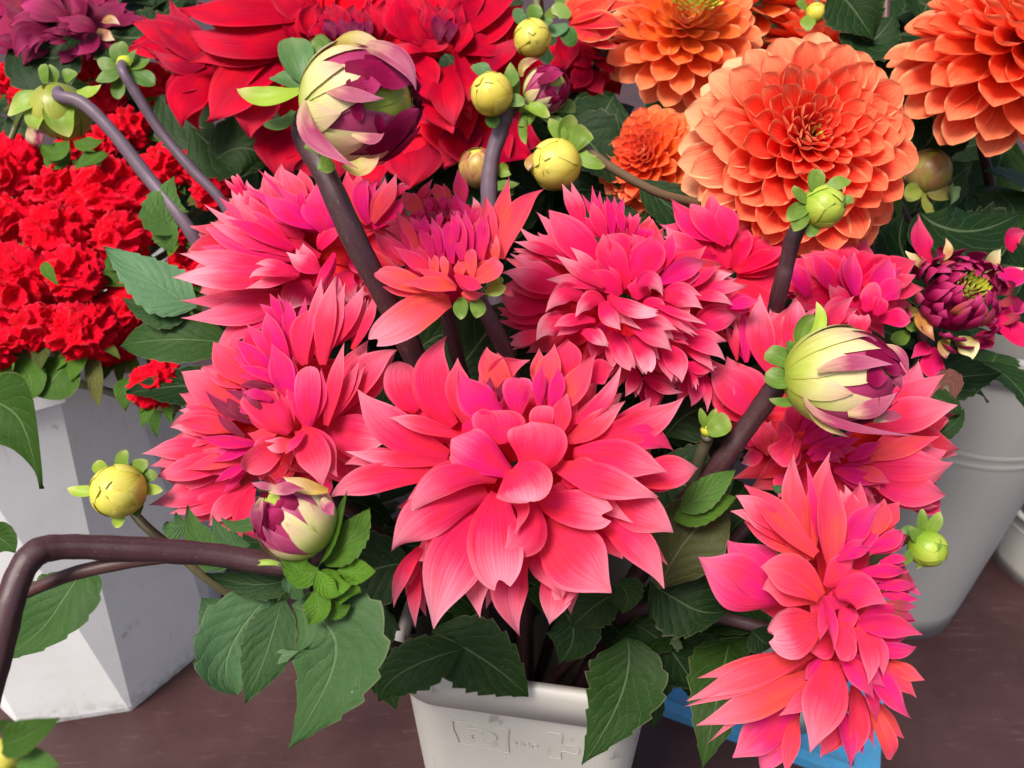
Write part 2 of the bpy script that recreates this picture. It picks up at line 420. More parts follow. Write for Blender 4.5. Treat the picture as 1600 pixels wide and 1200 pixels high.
# ------------------------------------------------------------------ buckets
def ring(a, rad, narc, z, cx, cy, rot, b=None):
    """Rounded square outline: half size a, corner radius rad."""
    b = a if b is None else b
    out = []
    for q in range(4):
        sx, sy = ((1, 1), (-1, 1), (-1, -1), (1, -1))[q]
        ox, oy = sx * (a - rad), sy * (b - rad)
        for i in range(narc + 1):
            t = math.pi / 2 * (q + i / narc)
            x, y = ox + rad * math.cos(t), oy + rad * math.sin(t)
            out.append((cx + x * math.cos(rot) - y * math.sin(rot), cy + x * math.sin(rot) + y * math.cos(rot), z))
    return out

def loft(rings, caps=(True, False)):
    n = len(rings[0]); V = [p for r in rings for p in r]; F = []
    for i in range(len(rings) - 1):
        for j in range(n):
            F.append((i * n + j, i * n + (j + 1) % n, (i + 1) * n + (j + 1) % n, (i + 1) * n + j))
    if caps[0]: F.append(tuple(range(n))[::-1])
    if caps[1]: F.append(tuple(range((len(rings) - 1) * n, len(rings) * n)))
    return V, F

def bucket(name, label, cx, cy, rot, a0, a1, r0, r1, h, narc, mat, group, smooth=True, lip=.004, steps=6, z0=0.0, ribs=()):
    t = thing(name, label, 'bucket', (cx, cy, z0), group)
    rs = []
    for i in range(steps + 1):
        k = i / steps
        rs.append(ring(a0 + (a1 - a0) * k, r0 + (r1 - r0) * k, narc, z0 + h * k * .955, cx, cy, rot))
    body_top = a1
    V, F = loft(rs, (True, False))
    th = .003
    inner = []
    for i in range(steps + 1):
        k = 1 - i / steps
        inner.append(ring(a0 + (a1 - a0) * k - th, max(r0 + (r1 - r0) * k - th, .002), narc, z0 + h * k * .955 + (.004 if i == steps else 0), cx, cy, rot))
    V2, F2 = loft(inner, (False, True))
    n = len(V); F += [tuple(x + n for x in f) for f in F2]; V = V + V2
    body = part('body', V, F, mat, t, smooth=smooth)
    # turned-over rim
    q = [(0, .93), (lip, .932), (lip, .988), (lip * .5, 1.0), (-th - .001, 1.0), (-th - .001, .945)]
    V, F = loft([ring(a1 + dx + .0012, r1 + dx + .0005, max(narc, 2) if narc > 1 else 1, z0 + h * zz, cx, cy, rot) for dx, zz in q], (False, False))
    part('rim', V, F, mat, t, smooth=smooth)
    for rz in ribs:
        k = rz
        aa, rr = a0 + (a1 - a0) * k, r0 + (r1 - r0) * k
        V, F = loft([ring(aa + dx, rr + dx, narc, z0 + h * .955 * k + dz, cx, cy, rot) for dx, dz in ((.0002, -.004), (.0008, -.0015), (.0008, .0015), (.0002, .004))], (False, False))
        part('rib', V, F, mat, t)
    # water in the bucket
    k = .45
    V = ring(a0 + (a1 - a0) * k - th * 1.6, r0 + (r1 - r0) * k, narc, z0 + h * .43, cx, cy, rot)
    part('water', V, [tuple(range(len(V)))], WATER, t, smooth=False)
    return t

# left bucket from its three visible foot corners
A_, B_ = G(34, 1139), G(206, 1112)
ab = B_ - A_; side = np.linalg.norm(ab)
nrm_ = np.array([-ab[1], ab[0], 0]) / side
LC = .5 * (A_ + B_) + nrm_ * side * (.5 + math.sqrt(.5))
oct0 = math.atan2(*(B_ - LC)[1::-1])
def oct_ring(Rc, e, z):
    vs = [np.array([LC[0] + Rc * math.cos(oct0 + k * math.pi / 4), LC[1] + Rc * math.sin(oct0 + k * math.pi / 4), z]) for k in range(8)]
    out = []
    for k in range(8):
        p_, q_, n_ = vs[k - 1], vs[k], vs[(k + 1) % 8]
        out.append(tuple(q_ + (p_ - q_) * e)); out.append(tuple(q_ + (n_ - q_) * e))
    return out
def octagon_bucket(h=.53, R0=side / (2 * math.sin(math.pi / 8)), R1=None):
    R1 = R1 or R0 + .055
    t = thing('flower_bucket', 'tall white eight-sided bucket holding the red cockscombs', 'bucket', (LC[0], LC[1], 0), 'flower buckets')
    ks = [0, .02, .5, 1]
    V, F = loft([oct_ring(R0 + (R1 - R0) * k - (.002 if k == 0 else 0), .012 + .30 * k, h * k) for k in ks] +
                [oct_ring(R0 + (R1 - R0) * k - .004, .012 + .30 * k, h * k + .0005) for k in ks[::-1][:3]], (True, True))
    part('body', V, F, WHITE, t, smooth=False)
    V, F = loft([oct_ring(R1 + dx, .312, h + dz) for dx, dz in ((-.001, -.03), (.006, -.028), (.006, -.004), (.003, .002), (-.005, .002), (-.006, -.03))], (False, False))
    part('rim', V, F, WHITE, t, smooth=False)
    V = oct_ring(R0 + (R1 - R0) * .6 - .008, .19, h * .6)
    part('water', V, [tuple(range(16))], WATER, t, smooth=False)
octagon_bucket()
CB = P(836, 1010, .68)
CBH = .47
cbx, cby = CB[0], CB[1]
cbk = bucket('flower_bucket', 'cream plastic bucket with moulded emblem holding the pink dahlias', cbx, cby, math.radians(-9), .068, .094, .012, .036, CBH, 8, CREAM, 'flower buckets')
rc = G(1392, 930)
bucket('flower_bucket', 'grey round ribbed bucket at the right under the orange dahlias', rc[0], rc[1], 0, .085, .128, .0849, .1279, .50, 12, GREY, 'flower buckets', steps=10, ribs=(.72, .75))
wb = G(1640, 880)
wt = bucket('empty_bucket', 'small empty white bucket with black handle standing at the right edge', wb[0], wb[1], 0, .085, .105, .0849, .1049, .13, 12, CREAM, None, steps=5, ribs=(.8,))
V, F, uv = tube([(wb[0] - .10, wb[1] - .02, .125), (wb[0] - .06, wb[1] - .10, .155), (wb[0] + .02, wb[1] - .125, .150), (wb[0] + .1, wb[1] - .03, .125)], .004, .004)
part('handle', V, F, BLACK, wt, uv)
bucket('flower_bucket', 'grey bucket in deep shade behind, holding the red dahlias', -.10, 1.12, .3, .085, .12, .0849, .1199, .52, 10, GREY, 'flower buckets')

# moulded emblem on the front face of the cream bucket
def on_face(u, v):
    """Point on the front face of the cream bucket: u across (m), v height (m)."""
    k = v / (CBH * .955); a = .068 + (.094 - .068) * k + .0006
    rot = math.radians(-9)
    x, y = u, -a
    return np.array([cbx + x * math.cos(rot) - y * math.sin(rot), cby + x * math.sin(rot) + y * math.cos(rot), v])
def face_line(pts, r=.0007):
    r *= .55
    V, F, uv = tube([on_face(*p) for p in pts], r, r, 6, 3, 0)
    part('moulded_line', V, F, MARK, cbk, uv)
e0 = .402
def sq(x0, y0, w, h, n=5):
    c = [(x0, y0), (x0 + w, y0 - .002), (x0 + w, y0 - h), (x0 + .004, y0 - h + .004), (x0, y0 - .012), (x0, y0)]
    out = []
    for a, b in zip(c[:-1], c[1:]):
        for i in range(n): out.append((a[0] + (b[0] - a[0]) * i / n, a[1] + (b[1] - a[1]) * i / n))
    return out + [c[-1]]
face_line(sq(-.050, e0 + .012, .042, .034))
face_line([(-.029 + (.004 + .012 * t) * math.cos(1.2 + 7.5 * t), e0 - .005 + (.003 + .008 * t) * math.sin(1.2 + 7.5 * t)) for t in np.linspace(0, 1, 22)])
face_line([(-.037 + .013 * t, e0 - .013 + .004 * math.sin(t * 3)) for t in np.linspace(0, 1, 6)], .0006)
for i in range(3):
    face_line([(.000 + i * .006 + .0022 * math.cos(a), e0 - .006 - .001 * i + .003 * math.sin(a)) for a in np.linspace(0, 5.6, 9)], .0005)
face_line([(.020, e0 + .014), (.032, e0 + .013), (.032, e0 + .001), (.044, e0), (.044, e0 - .010), (.032, e0 - .009), (.032, e0 - .020), (.022, e0 - .019)], .0006)

# blue tray edge and the little cream bucket behind the lower right flower
def tray():
    p0, p1 = G(1025, 1098), G(1330, 1207)
    d = unit(p1 - p0); nn = np.array([-d[1], d[0], 0])
    L = np.linalg.norm(p1 - p0); wd = .17
    t = thing('blue_tray', 'flat blue plastic tray lying on the floor under the drooping dahlia', 'tray', p0)
    def q(u, v, z): return p0 + d * u + nn * v + np.array([0, 0, z])
    for nm, u0, u1, v0, v1, z0, z1 in (('base', .004, L - .004, .004, wd - .004, .0, .004), ('front_edge', 0, L, -.016, .0, 0, .014),
                                       ('back_edge', 0, L, wd, wd + .012, 0, .03), ('end_edge', -.012, .0, 0, wd, 0, .03), ('end_edge', L, L + .03, -.016, wd, 0, .014)):
        V = [q(u, v, z) for z in (z0, z1) for u, v in ((u0, v0), (u1, v0), (u1, v1), (u0, v1))]
        part(nm, V, [(3, 2, 1, 0), (4, 5, 6, 7), (0, 1, 5, 4), (1, 2, 6, 5), (2, 3, 7, 6), (3, 0, 4, 7)], BLUE, t, smooth=False)
    return q(L * .62, wd * .42, .004)
tp = tray()
bucket('flower_bucket', 'small cream bucket hidden behind the drooping dahlia on the blue tray', tp[0], tp[1], .3, .055, .068, .0549, .0679, .26, 10, CREAM, 'flower buckets', z0=.0045)

# ------------------------------------------------------------------ flowers from petals placed one by one
HINT = unit(-cf + .25 * cu)
SEED = [100]
def nseed():
    SEED[0] += 1; return SEED[0]

def place(root, data, zoom, d, mat, kz=.3, arch=.10, defw=1.0, jitter=True, cupr=(-.15, .55), pname='petal', ruf=.045, twin=0, dm=0.0, do=0.0, pm=1.0, wm=.84, tl=(8, 20), tq=(.82, 1.0)):
    """data lines: base x y, middle x y, tip x y, width, layer [options]; pixels of an enlarged crop (x0, y0, scale)."""
    ox, oy, sc = zoom; s = d / FPX
    lines = []
    for line in data.strip().split('\n'):
        lines.append((line, 0))
        if twin and not any(x in line for x in ('green', 'leafy', 'bud', 'violet', 'plum')):
            for q in range(twin): lines.append((line, q + 1))
    for line, comp in lines:
        tk = line.split()
        if len(tk) < 8: continue
        bx, by, mx, my, tx, ty, w, L = map(float, tk[:8])
        o = {}; kind = None; m = mat; nm = pname; leafy = False
        for x in tk[8:]:
            if x in PROF: kind = x
            elif x == 'green': m = BRACT; nm = 'bract'; leafy = True
            elif x == 'leafy': m = LEAF; nm = 'leaf'; leafy = True
            elif x == 'bud': m = BUDP
            elif x == 'violet': m = PURPLE
            elif x == 'plum': m = BUDV
            else: o[x[0]] = float(x[1:])
        r = random.Random(nseed())
        if comp:        # a neighbour of the same whorl, half hidden behind this petal
            a_ = math.radians(r.choice((-1, 1)) * r.uniform(8, 24)); q_ = r.uniform(*tq)
            def rot(x, y):
                x, y = (x - bx) * q_, (y - by) * q_
                return bx + x * math.cos(a_) - y * math.sin(a_), by + x * math.sin(a_) + y * math.cos(a_)
            mx, my = rot(mx, my); tx, ty = rot(tx, ty); w *= r.uniform(.6, .85); L -= r.uniform(*tl); kind = None
            for kk in ('c', 'k', 'r', 't'): o.pop(kk, None)
            o['p'] = o.get('p', 0) * .75
        elif twin and m not in (LEAF, BRACT, BUDP, PURPLE, BUDV): w *= wm
        dy = (ty - by) * sc
        db = d - L * s + o.get('y', 0) * s
        dt = d - (L + 6) * s - kz * dy * s + o.get('z', 0) * s
        ln = math.hypot((tx - bx) * sc, (ty - by) * sc)
        dm = (db + dt) / 2 - o.get('a', arch) * ln * s
        Bp = P(ox + bx * sc, oy + by * sc, db); Mp = P(ox + mx * sc, oy + my * sc, dm); Tp = P(ox + tx * sc, oy + ty * sc, dt)
        kind = kind or ('leaf' if nm == 'leaf' else 'ovate' if leafy else 'petal')
        cup = o.get('c', r.uniform(*cupr))
        col = [o.get('o', 0) + do + (r.uniform(0, .12) if jitter else 0), o.get('p', 0) * pm + (r.uniform(0, .14) if jitter else 0), o.get('m', 0) + dm + (r.uniform(-.02, .10) if jitter else 0)]
        if leafy: col = [o.get('o', 0.15), o.get('p', 0), o.get('m', 0)]
        kw = dict(nu=18, nv=11, kind=kind, cup=cup, curl=o.get('k', r.uniform(-.45, .3)), roll=o.get('r', r.uniform(-10, 10)), twist=o.get('t', r.uniform(-14, 14)),
                  groove=.05 if not leafy else .06, ruffle=o.get('f', ruf), seed=r.random(), notch=o.get('n', 0.0), hook=r.uniform(-.22, .22), pinch=0 if leafy else r.uniform(.3, 1.1) * (1 if r.random() < .75 else -1))
        if nm == 'leaf':
            kw.update(serr=o.get('s', .17), nteeth=int(o.get('e', 8)), nu=49, nv=11, ruffle=o.get('f', .05), cup=o.get('c', .15))
        elif w * sc < 30: kw.update(nu=11, nv=5)
        V, F, uv = sheet(Bp, Mp, Tp, w * sc * (db + dt) / 2 / FPX * defw, HINT, **kw)
        part(nm, V, F, m, root, uv, [min(1, max(0, c)) for c in col])

def filler(root, px, py, rx, ry, n, d, mat, col, back=(15, 60), w=(60, 95), seed=1):
    r = random.Random(seed); s = d / FPX
    for i in range(n):
        a = 2.399963 * i + r.uniform(-.3, .3)
        q = r.uniform(.72, 1.0)
        dx, dy = math.cos(a) * rx * q, math.sin(a) * ry * q
        L = r.uniform(*back)
        B = P(px + dx * .12, py + dy * .12, d + L * s); T = P(px + dx, py + dy, d + (L + 10 - .3 * dy) * s)
        M = .5 * (B + T) - cf * .12 * math.hypot(dx, dy) * s
        V, F, uv = sheet(B, M, T, r.uniform(*w) * s, HINT, cup=r.uniform(-.1, .5), curl=r.uniform(-.4, .2), roll=r.uniform(-25, 25), seed=r.random(), nu=12, nv=7)
        part('petal', V, F, mat, root, uv, [max(0, c + r.uniform(-.08, .12)) for c in col])

def stem(root, pts, r0, r1, color, name='stem'):
    V, F, uv = tube(pts, r0, r1)
    return part(name, V, F, STEM, root, uv, color)

def bucket_pt(cx, cy, z, seed, spread=.035):
    r = random.Random(seed)
    return np.array([cx + r.uniform(-spread, spread), cy + r.uniform(-spread, spread), z])

def leafs_along(root, p0, p1, n, seed, size=(.07, .11), young=.05, side=1.0, lo=.2, hi=.9):
    r = random.Random(seed)
    for i in range(n):
        q = p0 + (p1 - p0) * r.uniform(lo, hi)
        a = r.uniform(0, 2 * math.pi); el = r.uniform(-.5, .4)
        dr = np.array([math.cos(a) * math.cos(el), math.sin(a) * math.cos(el), math.sin(el)])
        L = r.uniform(*size)
        T = q + dr * L - np.array([0, 0, L * .25]); M = q + dr * L * .5 + np.array([0, 0, L * .06])
        V, F, uv = sheet(q, M, T, L * r.uniform(.45, .6), np.array([0, 0, 1.0]), kind='leaf', cup=.2, serr=.17, nteeth=8, nu=33, nv=7, ruffle=.05, seed=r.random(), curl=-.2)
        part('leaf', V, F, LEAF, root, uv, (young + r.uniform(0, .1), 0, 0))

BASE_C = (cbx, cby)
def pink(label, px, py, d, seed, back=.03, nleaf=3, name='pink_dahlia', group='coral pink dahlias in the cream bucket', cat='dahlia', base=None, bz=.20, srad=.0042, leafsize=(.07, .11)):
    c = P(px, py, d)
    root = thing(name, label, cat, c, group)
    b = bucket_pt(*(base or BASE_C), bz, seed)
    st = c + cf * back - np.array([0, 0, .012])
    mid = .45 * st + .55 * b + np.array([0, 0, .07])
    stem(root, [st, st - np.array([0, -.004, .03]), mid, b], srad, srad * 1.2, MAROON)
    # rounded green receptacle under the petals
    if nleaf:
        leafs_along(root, st - np.array([0, 0, .05]), mid, nleaf, seed + 5, leafsize)
        leafs_along(root, st + cf * .02 - np.array([0, 0, .03]), st + cf * .03 - np.array([0, 0, .08]), 5, seed + 50, (.06, .09), young=.0, lo=0, hi=1)
    return root

# ---- the large coral dahlia in the middle
f1 = pink('largest coral pink dahlia, open towards the viewer at the front above the cream bucket', 815, 700, .44, 11, back=.045)
place(f1, '''
560 700 425 880 325 1140 225 55 p.75 c.15 k-.1
545 635 330 715 170 865 180 70 p.6 c-.35 r-8
580 585 385 590 235 740 120 88 p.5 c-.6 k-.3
410 525 200 510 15 490 66 30 p.7 c.5
360 575 120 585 -30 665 120 35 p.55 c.2
400 500 200 400 62 240 150 20 p.3 c.35
450 430 300 385 183 352 70 32 p.6 c.6
290 330 240 260 215 155 135 -5 p.25 c-.3 round
420 390 340 220 405 55 150 12 p.1 c.4
480 390 440 260 440 150 110 22 o.3 c.5
600 340 505 290 420 195 150 45 m.65 c-.3
640 260 565 180 530 108 110 -10 o.75 c.3
580 250 600 190 700 170 110 -18 o.4
655 350 655 270 655 198 115 42 m.4 c-.4 round
735 320 735 240 740 162 56 35 m.7 c-.4
775 330 800 250 815 165 64 34 m.6 c-.2
560 300 555 250 548 205 34 25 m1 violet
590 300 595 260 612 225 32 28 m.8 violet
620 300 640 260 628 215 36 20 m1 violet
790 330 860 250 925 105 110 18 o.6 c.3
735 260 770 180 800 92 95 -6 o.7 c.2
830 220 835 140 832 62 120 -20 o.2
900 220 960 190 1010 190 100 -25
850 380 965 305 1040 168 72 32 p.5 c.6
840 445 940 385 1038 285 92 40 p.4 c.5 o.2
890 440 1110 390 1265 285 120 30 p.35 c.35
900 450 1110 420 1237 490 110 24 m.25 c-.2
860 490 1040 510 1190 585 145 50 p.45 c-.25
800 540 980 590 1178 655 140 62 p.6 c-.2
1060 590 1210 560 1337 540 130 22 p.5 c.2
940 640 1100 700 1240 775 165 42 p.45 c-.15
730 660 860 690 1000 700 150 75 p.55 c-.2 notch n.14
750 750 870 880 1000 1005 255 55 p.5 c.12
950 730 1090 820 1210 975 135 38 p.45 c.15
820 880 800 1000 780 1140 130 18 p.8 c.2
850 890 830 980 800 1075 105 26 p.85 c.3
700 850 620 980 662 1190 155 40 p.5 c.25
590 640 570 800 600 980 215 68 p.5 c.3 notch n.08
700 670 690 790 590 885 160 82 p.35 c-.45 t-25
600 640 665 690 650 790 90 88 p.2 c-.5 r30
310 830 235 930 193 1055 64 36 p.4
290 880 275 1000 285 1130 56 12 p.5
640 545 680 600 700 668 250 100 p.6 c.75 k.3 round
625 560 500 480 400 440 190 92 m.35 p.2 c-.55 round
690 560 730 460 722 362 235 90 c-.35 round p.1 k-.3
600 455 590 390 588 326 205 70 c-.3 round m.1
755 430 745 370 742 312 95 60 round c-.3
800 430 815 350 832 258 80 52 o.2
450 400 540 380 600 350 120 60 m.2 c-.3
830 610 900 560 980 560 120 58 p.3
520 600 460 560 390 520 130 60 p.2 c.3
980 700 1000 800 1010 880 170 12 p.1
480 760 380 820 250 860 150 20 p.2
''', (530, 500, .425), .44, PINK, twin=1, pm=.7, wm=.98, tl=(22, 40), tq=(.74, .92), do=.10)
filler(f1, 815, 735, 225, 175, 46, .44, PINK, (.05, .0, .05), (0, 45), (60, 90), 3)

# ---- upper left
f2 = pink('coral pink dahlia at the back left, spread flat below the fattest bud', 500, 390, .54, 12, nleaf=2)
place(f2, '''
1000 600 620 480 245 275 130 20 p.45
900 610 520 520 195 345 190 30 m.2 p.1 c-.5 k-.5
860 600 540 490 270 345 110 34 p.4
830 560 620 450 408 352 125 42 m.1
850 720 450 725 45 725 215 55 p.85 c-.4
880 690 560 640 330 610 120 40 p.4
870 720 690 690 500 690 95 92 p.8 c-.7 k-.8
1000 690 900 650 808 570 150 98 p.75 c.4
1085 580 1040 690 960 812 85 100 m.15 c.6
860 850 520 930 155 1040 260 15 p.3 c-.5 o.15
950 780 860 850 840 960 270 25 p.6 c-.2
900 480 600 330 412 118 160 10 p.6
560 270 480 150 432 60 44 4 p.4 c.6 k-.6
1000 450 780 320 492 130 95 24 m.5
860 340 720 210 640 60 180 0 o.4 p.3
900 360 840 190 772 35 180 8 o.55 p.2
1000 420 800 330 630 218 180 38 m.55
1050 450 1000 300 985 150 290 50 m.45
1000 560 1060 480 1165 400 110 60
1300 400 1200 230 1180 80 140 0 o.45
1300 400 1250 220 1300 95 130 8 m.5
1330 390 1410 240 1500 88 140 18 o.6 p.2
1330 420 1450 330 1515 210 140 10 m.1
1450 260 1520 180 1578 152 44 5 p.2 k-.7
920 350 880 250 900 168 66 44 m.3
640 330 560 250 470 200 110 6 p.5
1200 700 1150 800 1250 900 220 5 p.5
1200 560 1260 640 1330 760 200 0
760 560 600 560 420 600 160 18
''', (250, 250, .25), .53, PINK, twin=2, dm=.06)
filler(f2, 480, 395, 205, 130, 56, .54, PINK, (.05, .05, .08), (5, 50), (55, 85), 4)

# ---- left
f3 = pink('coral pink dahlia with violet heart turned to the left beside the cockscombs', 400, 640, .48, 13)
place(f3, '''
540 620 370 510 238 408 185 10 o.35 p.2
560 490 450 390 368 298 155 14 o.35 p.1
480 690 310 660 170 680 140 20 p.5
480 690 350 665 222 660 105 30 o.35
450 790 240 775 75 795 125 15 p.4
540 820 290 860 92 912 135 25 p.35
540 810 390 830 228 852 95 42 o.65
580 750 450 745 325 735 75 56 m.6
540 830 460 880 368 920 56 50 m.5
500 930 280 980 92 1020 135 18 p.45
520 960 350 1020 200 1085 125 24 p.3
560 930 440 1030 350 1112 125 30 p.3
560 950 525 1080 575 1195 115 42
690 790 610 810 525 890 165 80 round c.6 o.2
770 690 830 800 855 945 195 80 c.45 p.25
785 700 745 750 700 800 66 96 m.3 c.5
740 740 680 770 618 765 76 92 p.6 o.3 c.5
725 700 640 610 570 515 200 70 c-.5 round
800 680 800 540 790 398 145 76 m.25 c-.3 round
885 670 925 480 950 310 95 62 p.3 c.5
730 560 690 430 650 308 145 50 m.75
660 450 570 370 475 288 105 40 m.9
690 490 600 440 480 402 66 46 m1
720 400 650 270 595 148 115 20 m.75
730 330 720 200 705 80 84 10 m.95
690 230 665 150 640 78 60 6 m.95
790 400 780 250 825 108 135 25
870 400 880 200 920 -10 115 35 p.4
900 320 990 180 1045 20 94 20 p.45
1000 330 1070 200 1110 80 66 14 p.2
900 640 1040 450 1180 298 190 20 p.35
880 690 1030 720 1168 760 240 22 p.4
900 800 980 850 1080 850 160 5 p.2
850 900 860 960 900 1010 140 4
560 330 545 290 545 240 74 0
640 500 560 485 500 488 40 60 violet m.4
600 580 520 545 430 500 44 58 violet m.6
560 660 440 600 342 520 56 62 violet m.4
540 640 470 580 430 545 40 66 violet m.3
520 720 450 670 400 620 46 60 violet m.2
580 560 540 540 500 500 38 66 violet p.3
600 600 555 560 520 530 36 70 violet p.5
640 560 570 530 520 535 60 68 m.9
620 620 540 600 470 600 60 64 m.6
660 700 600 720 540 700 90 66 o.6
700 620 640 540 640 480 70 55 o.7
480 500 430 440 420 420 90 12 o.5
''', (200, 430, .35), .47, PINK, twin=2, do=.14)
filler(f3, 430, 650, 175, 150, 46, .48, PINK, (.1, .0, .05), (0, 45), (50, 80), 5)

# ---- top centre right
f4 = pink('full shaggy coral pink dahlia in the middle, directly below the orange ones', 965, 465, .53, 14, nleaf=2)
place(f4, '''
620 520 450 330 273 162 240 10 p.15
500 290 440 150 378 20 95 -8 p.45
600 280 570 170 540 38 62 -6 m.5
625 330 580 230 538 110 115 5
660 310 650 190 640 78 76 0 m.5
720 310 705 220 695 143 66 2 m.35
755 320 780 240 805 172 60 0 m.1 p.2
810 320 820 290 825 258 60 6 m.4
850 330 865 300 880 270 60 8 m.5
560 500 330 400 130 285 130 4 p.5
380 430 250 375 108 345 86 15 p.6
400 620 230 545 48 475 190 24 p.35 c-.3
300 710 150 700 22 648 135 8 p.15
300 780 160 760 20 720 120 2 p.1
610 595 480 500 343 425 110 62 p.9 c-.6
740 600 650 430 588 318 210 30 c.4
760 550 850 420 862 288 250 35 c-.2
930 500 965 400 990 298 105 32 m.15
740 430 690 350 645 300 170 20
920 570 1050 495 1178 433 155 36 m.45 p.1
1080 600 1160 540 1232 463 76 30
1130 590 1220 540 1322 530 96 10 p.9 o.5
1100 640 1250 600 1402 578 115 18 p.5
1100 660 1220 645 1352 690 86 30 p.75 k-.5
920 650 1040 650 1147 722 140 62 p.55 c-.4
800 585 875 560 935 650 120 72 p.6 c-.6 m.2
880 690 1020 740 1182 800 66 76 p.6 c.5
850 720 1000 785 1160 830 140 54 c-.2
640 640 740 720 910 765 110 92 p.95 c.5 notch n.06
500 650 385 640 308 745 125 72 p.55 c-.7
610 680 525 680 475 765 115 86 p.55 c-.6
600 680 645 750 718 832 140 96 p.75 c-.5
565 780 430 775 333 812 90 80 p.3
455 850 330 800 230 892 170 60 p.75 c-.5
490 840 560 870 640 935 100 76 p1 c.3 f.06
740 790 880 850 1005 950 150 80 p.75 c-.5
650 840 700 940 752 1062 130 60 p.55 notch n.06
760 870 830 960 875 1068 130 66 p.7 notch n.06
920 900 1010 1000 1068 1118 150 50 p.55
1030 890 1170 910 1302 990 130 40 p.5
1040 1010 1140 1040 1240 1015 95 28 p.4
290 830 180 880 82 925 96 20 p.6 o.2
420 900 400 980 400 1070 160 -10
780 1040 770 1120 740 1205 95 14 p.3
830 1090 930 1150 1045 1190 86 12 p.5
1085 1060 1110 1110 1125 1168 28 40 p.5
1090 1000 1120 1150 1115 1260 120 -12 p.1
1160 1080 1180 1160 1190 1290 70 -5 p.3
1240 1080 1290 1150 1330 1270 95 -5 p.3
900 1080 880 1180 880 1290 120 -15
1100 850 1240 770 1385 740 160 14 p.2
1290 700 1380 680 1460 655 96 24 m.5
700 640 620 560 520 520 150 48
780 660 800 600 790 530 140 45
820 720 900 700 960 760 120 58 p.2
620 800 580 900 560 1000 150 20
''', (770, 280, .2834), .52, PINK, twin=2, dm=.06)
filler(f4, 975, 475, 205, 155, 64, .53, PINK, (.05, .0, .03), (0, 50), (50, 80), 6)

# ---- right, behind the big bud
f5 = pink('coral pink dahlia at the right, half covered by a purple-tipped bud', 1300, 680, .54, 15, nleaf=2)
place(f5, '''
560 480 500 280 500 68 190 0 p.3 c-.2
420 420 410 280 385 148 74 -4 m.8
372 410 366 300 365 205 44 -2 p.4
650 430 670 220 712 58 150 -6 p.45
520 700 360 560 238 408 270 12 p.1 c.35
1180 680 1270 560 1322 408 175 0 p.25 c.2
1050 740 1280 690 1512 660 230 16 p.35 c-.2
1060 920 1230 865 1412 800 125 28 o.65 c.2
1000 960 1270 990 1540 978 290 20 p.2 c-.15
1040 1050 1260 1090 1450 1112 175 12 p.25
980 985 1080 1005 1165 1052 105 42 o.45
880 980 1000 1015 1155 1062 105 36 m.4
690 820 610 890 560 930 185 46 c.7 round
610 900 620 800 570 738 110 50
760 930 850 890 935 910 96 52 m.55
700 850 800 790 900 750 66 44 m.75
740 900 850 840 965 830 66 48 m.75
850 890 930 845 1012 810 56 46 m.8
950 930 1040 880 1115 830 90 40 m.45
720 820 800 740 860 700 60 38 m.7
700 780 760 700 800 660 60 34 m.6
690 780 660 700 690 638 110 30
545 900 490 800 470 730 125 18 o.35
500 900 450 925 393 952 96 30 p.7
990 270 985 210 990 155 90 -25 p.4
1020 270 1040 210 1055 168 66 -24 p.4
880 240 900 160 980 80 110 -30 p.2
1100 780 1200 740 1300 720 120 10 m.1
900 1050 1000 1120 1100 1180 200 6 p.1
1200 1100 1350 1130 1440 1180 150 2
640 1000 620 1060 580 1120 150 10
450 860 420 800 380 780 120 0
''', (1040, 440, .3), .52, PINK, twin=2, do=.2)
filler(f5, 1310, 680, 190, 150, 60, .54, PINK, (.1, .0, .08), (0, 40), (50, 80), 8)

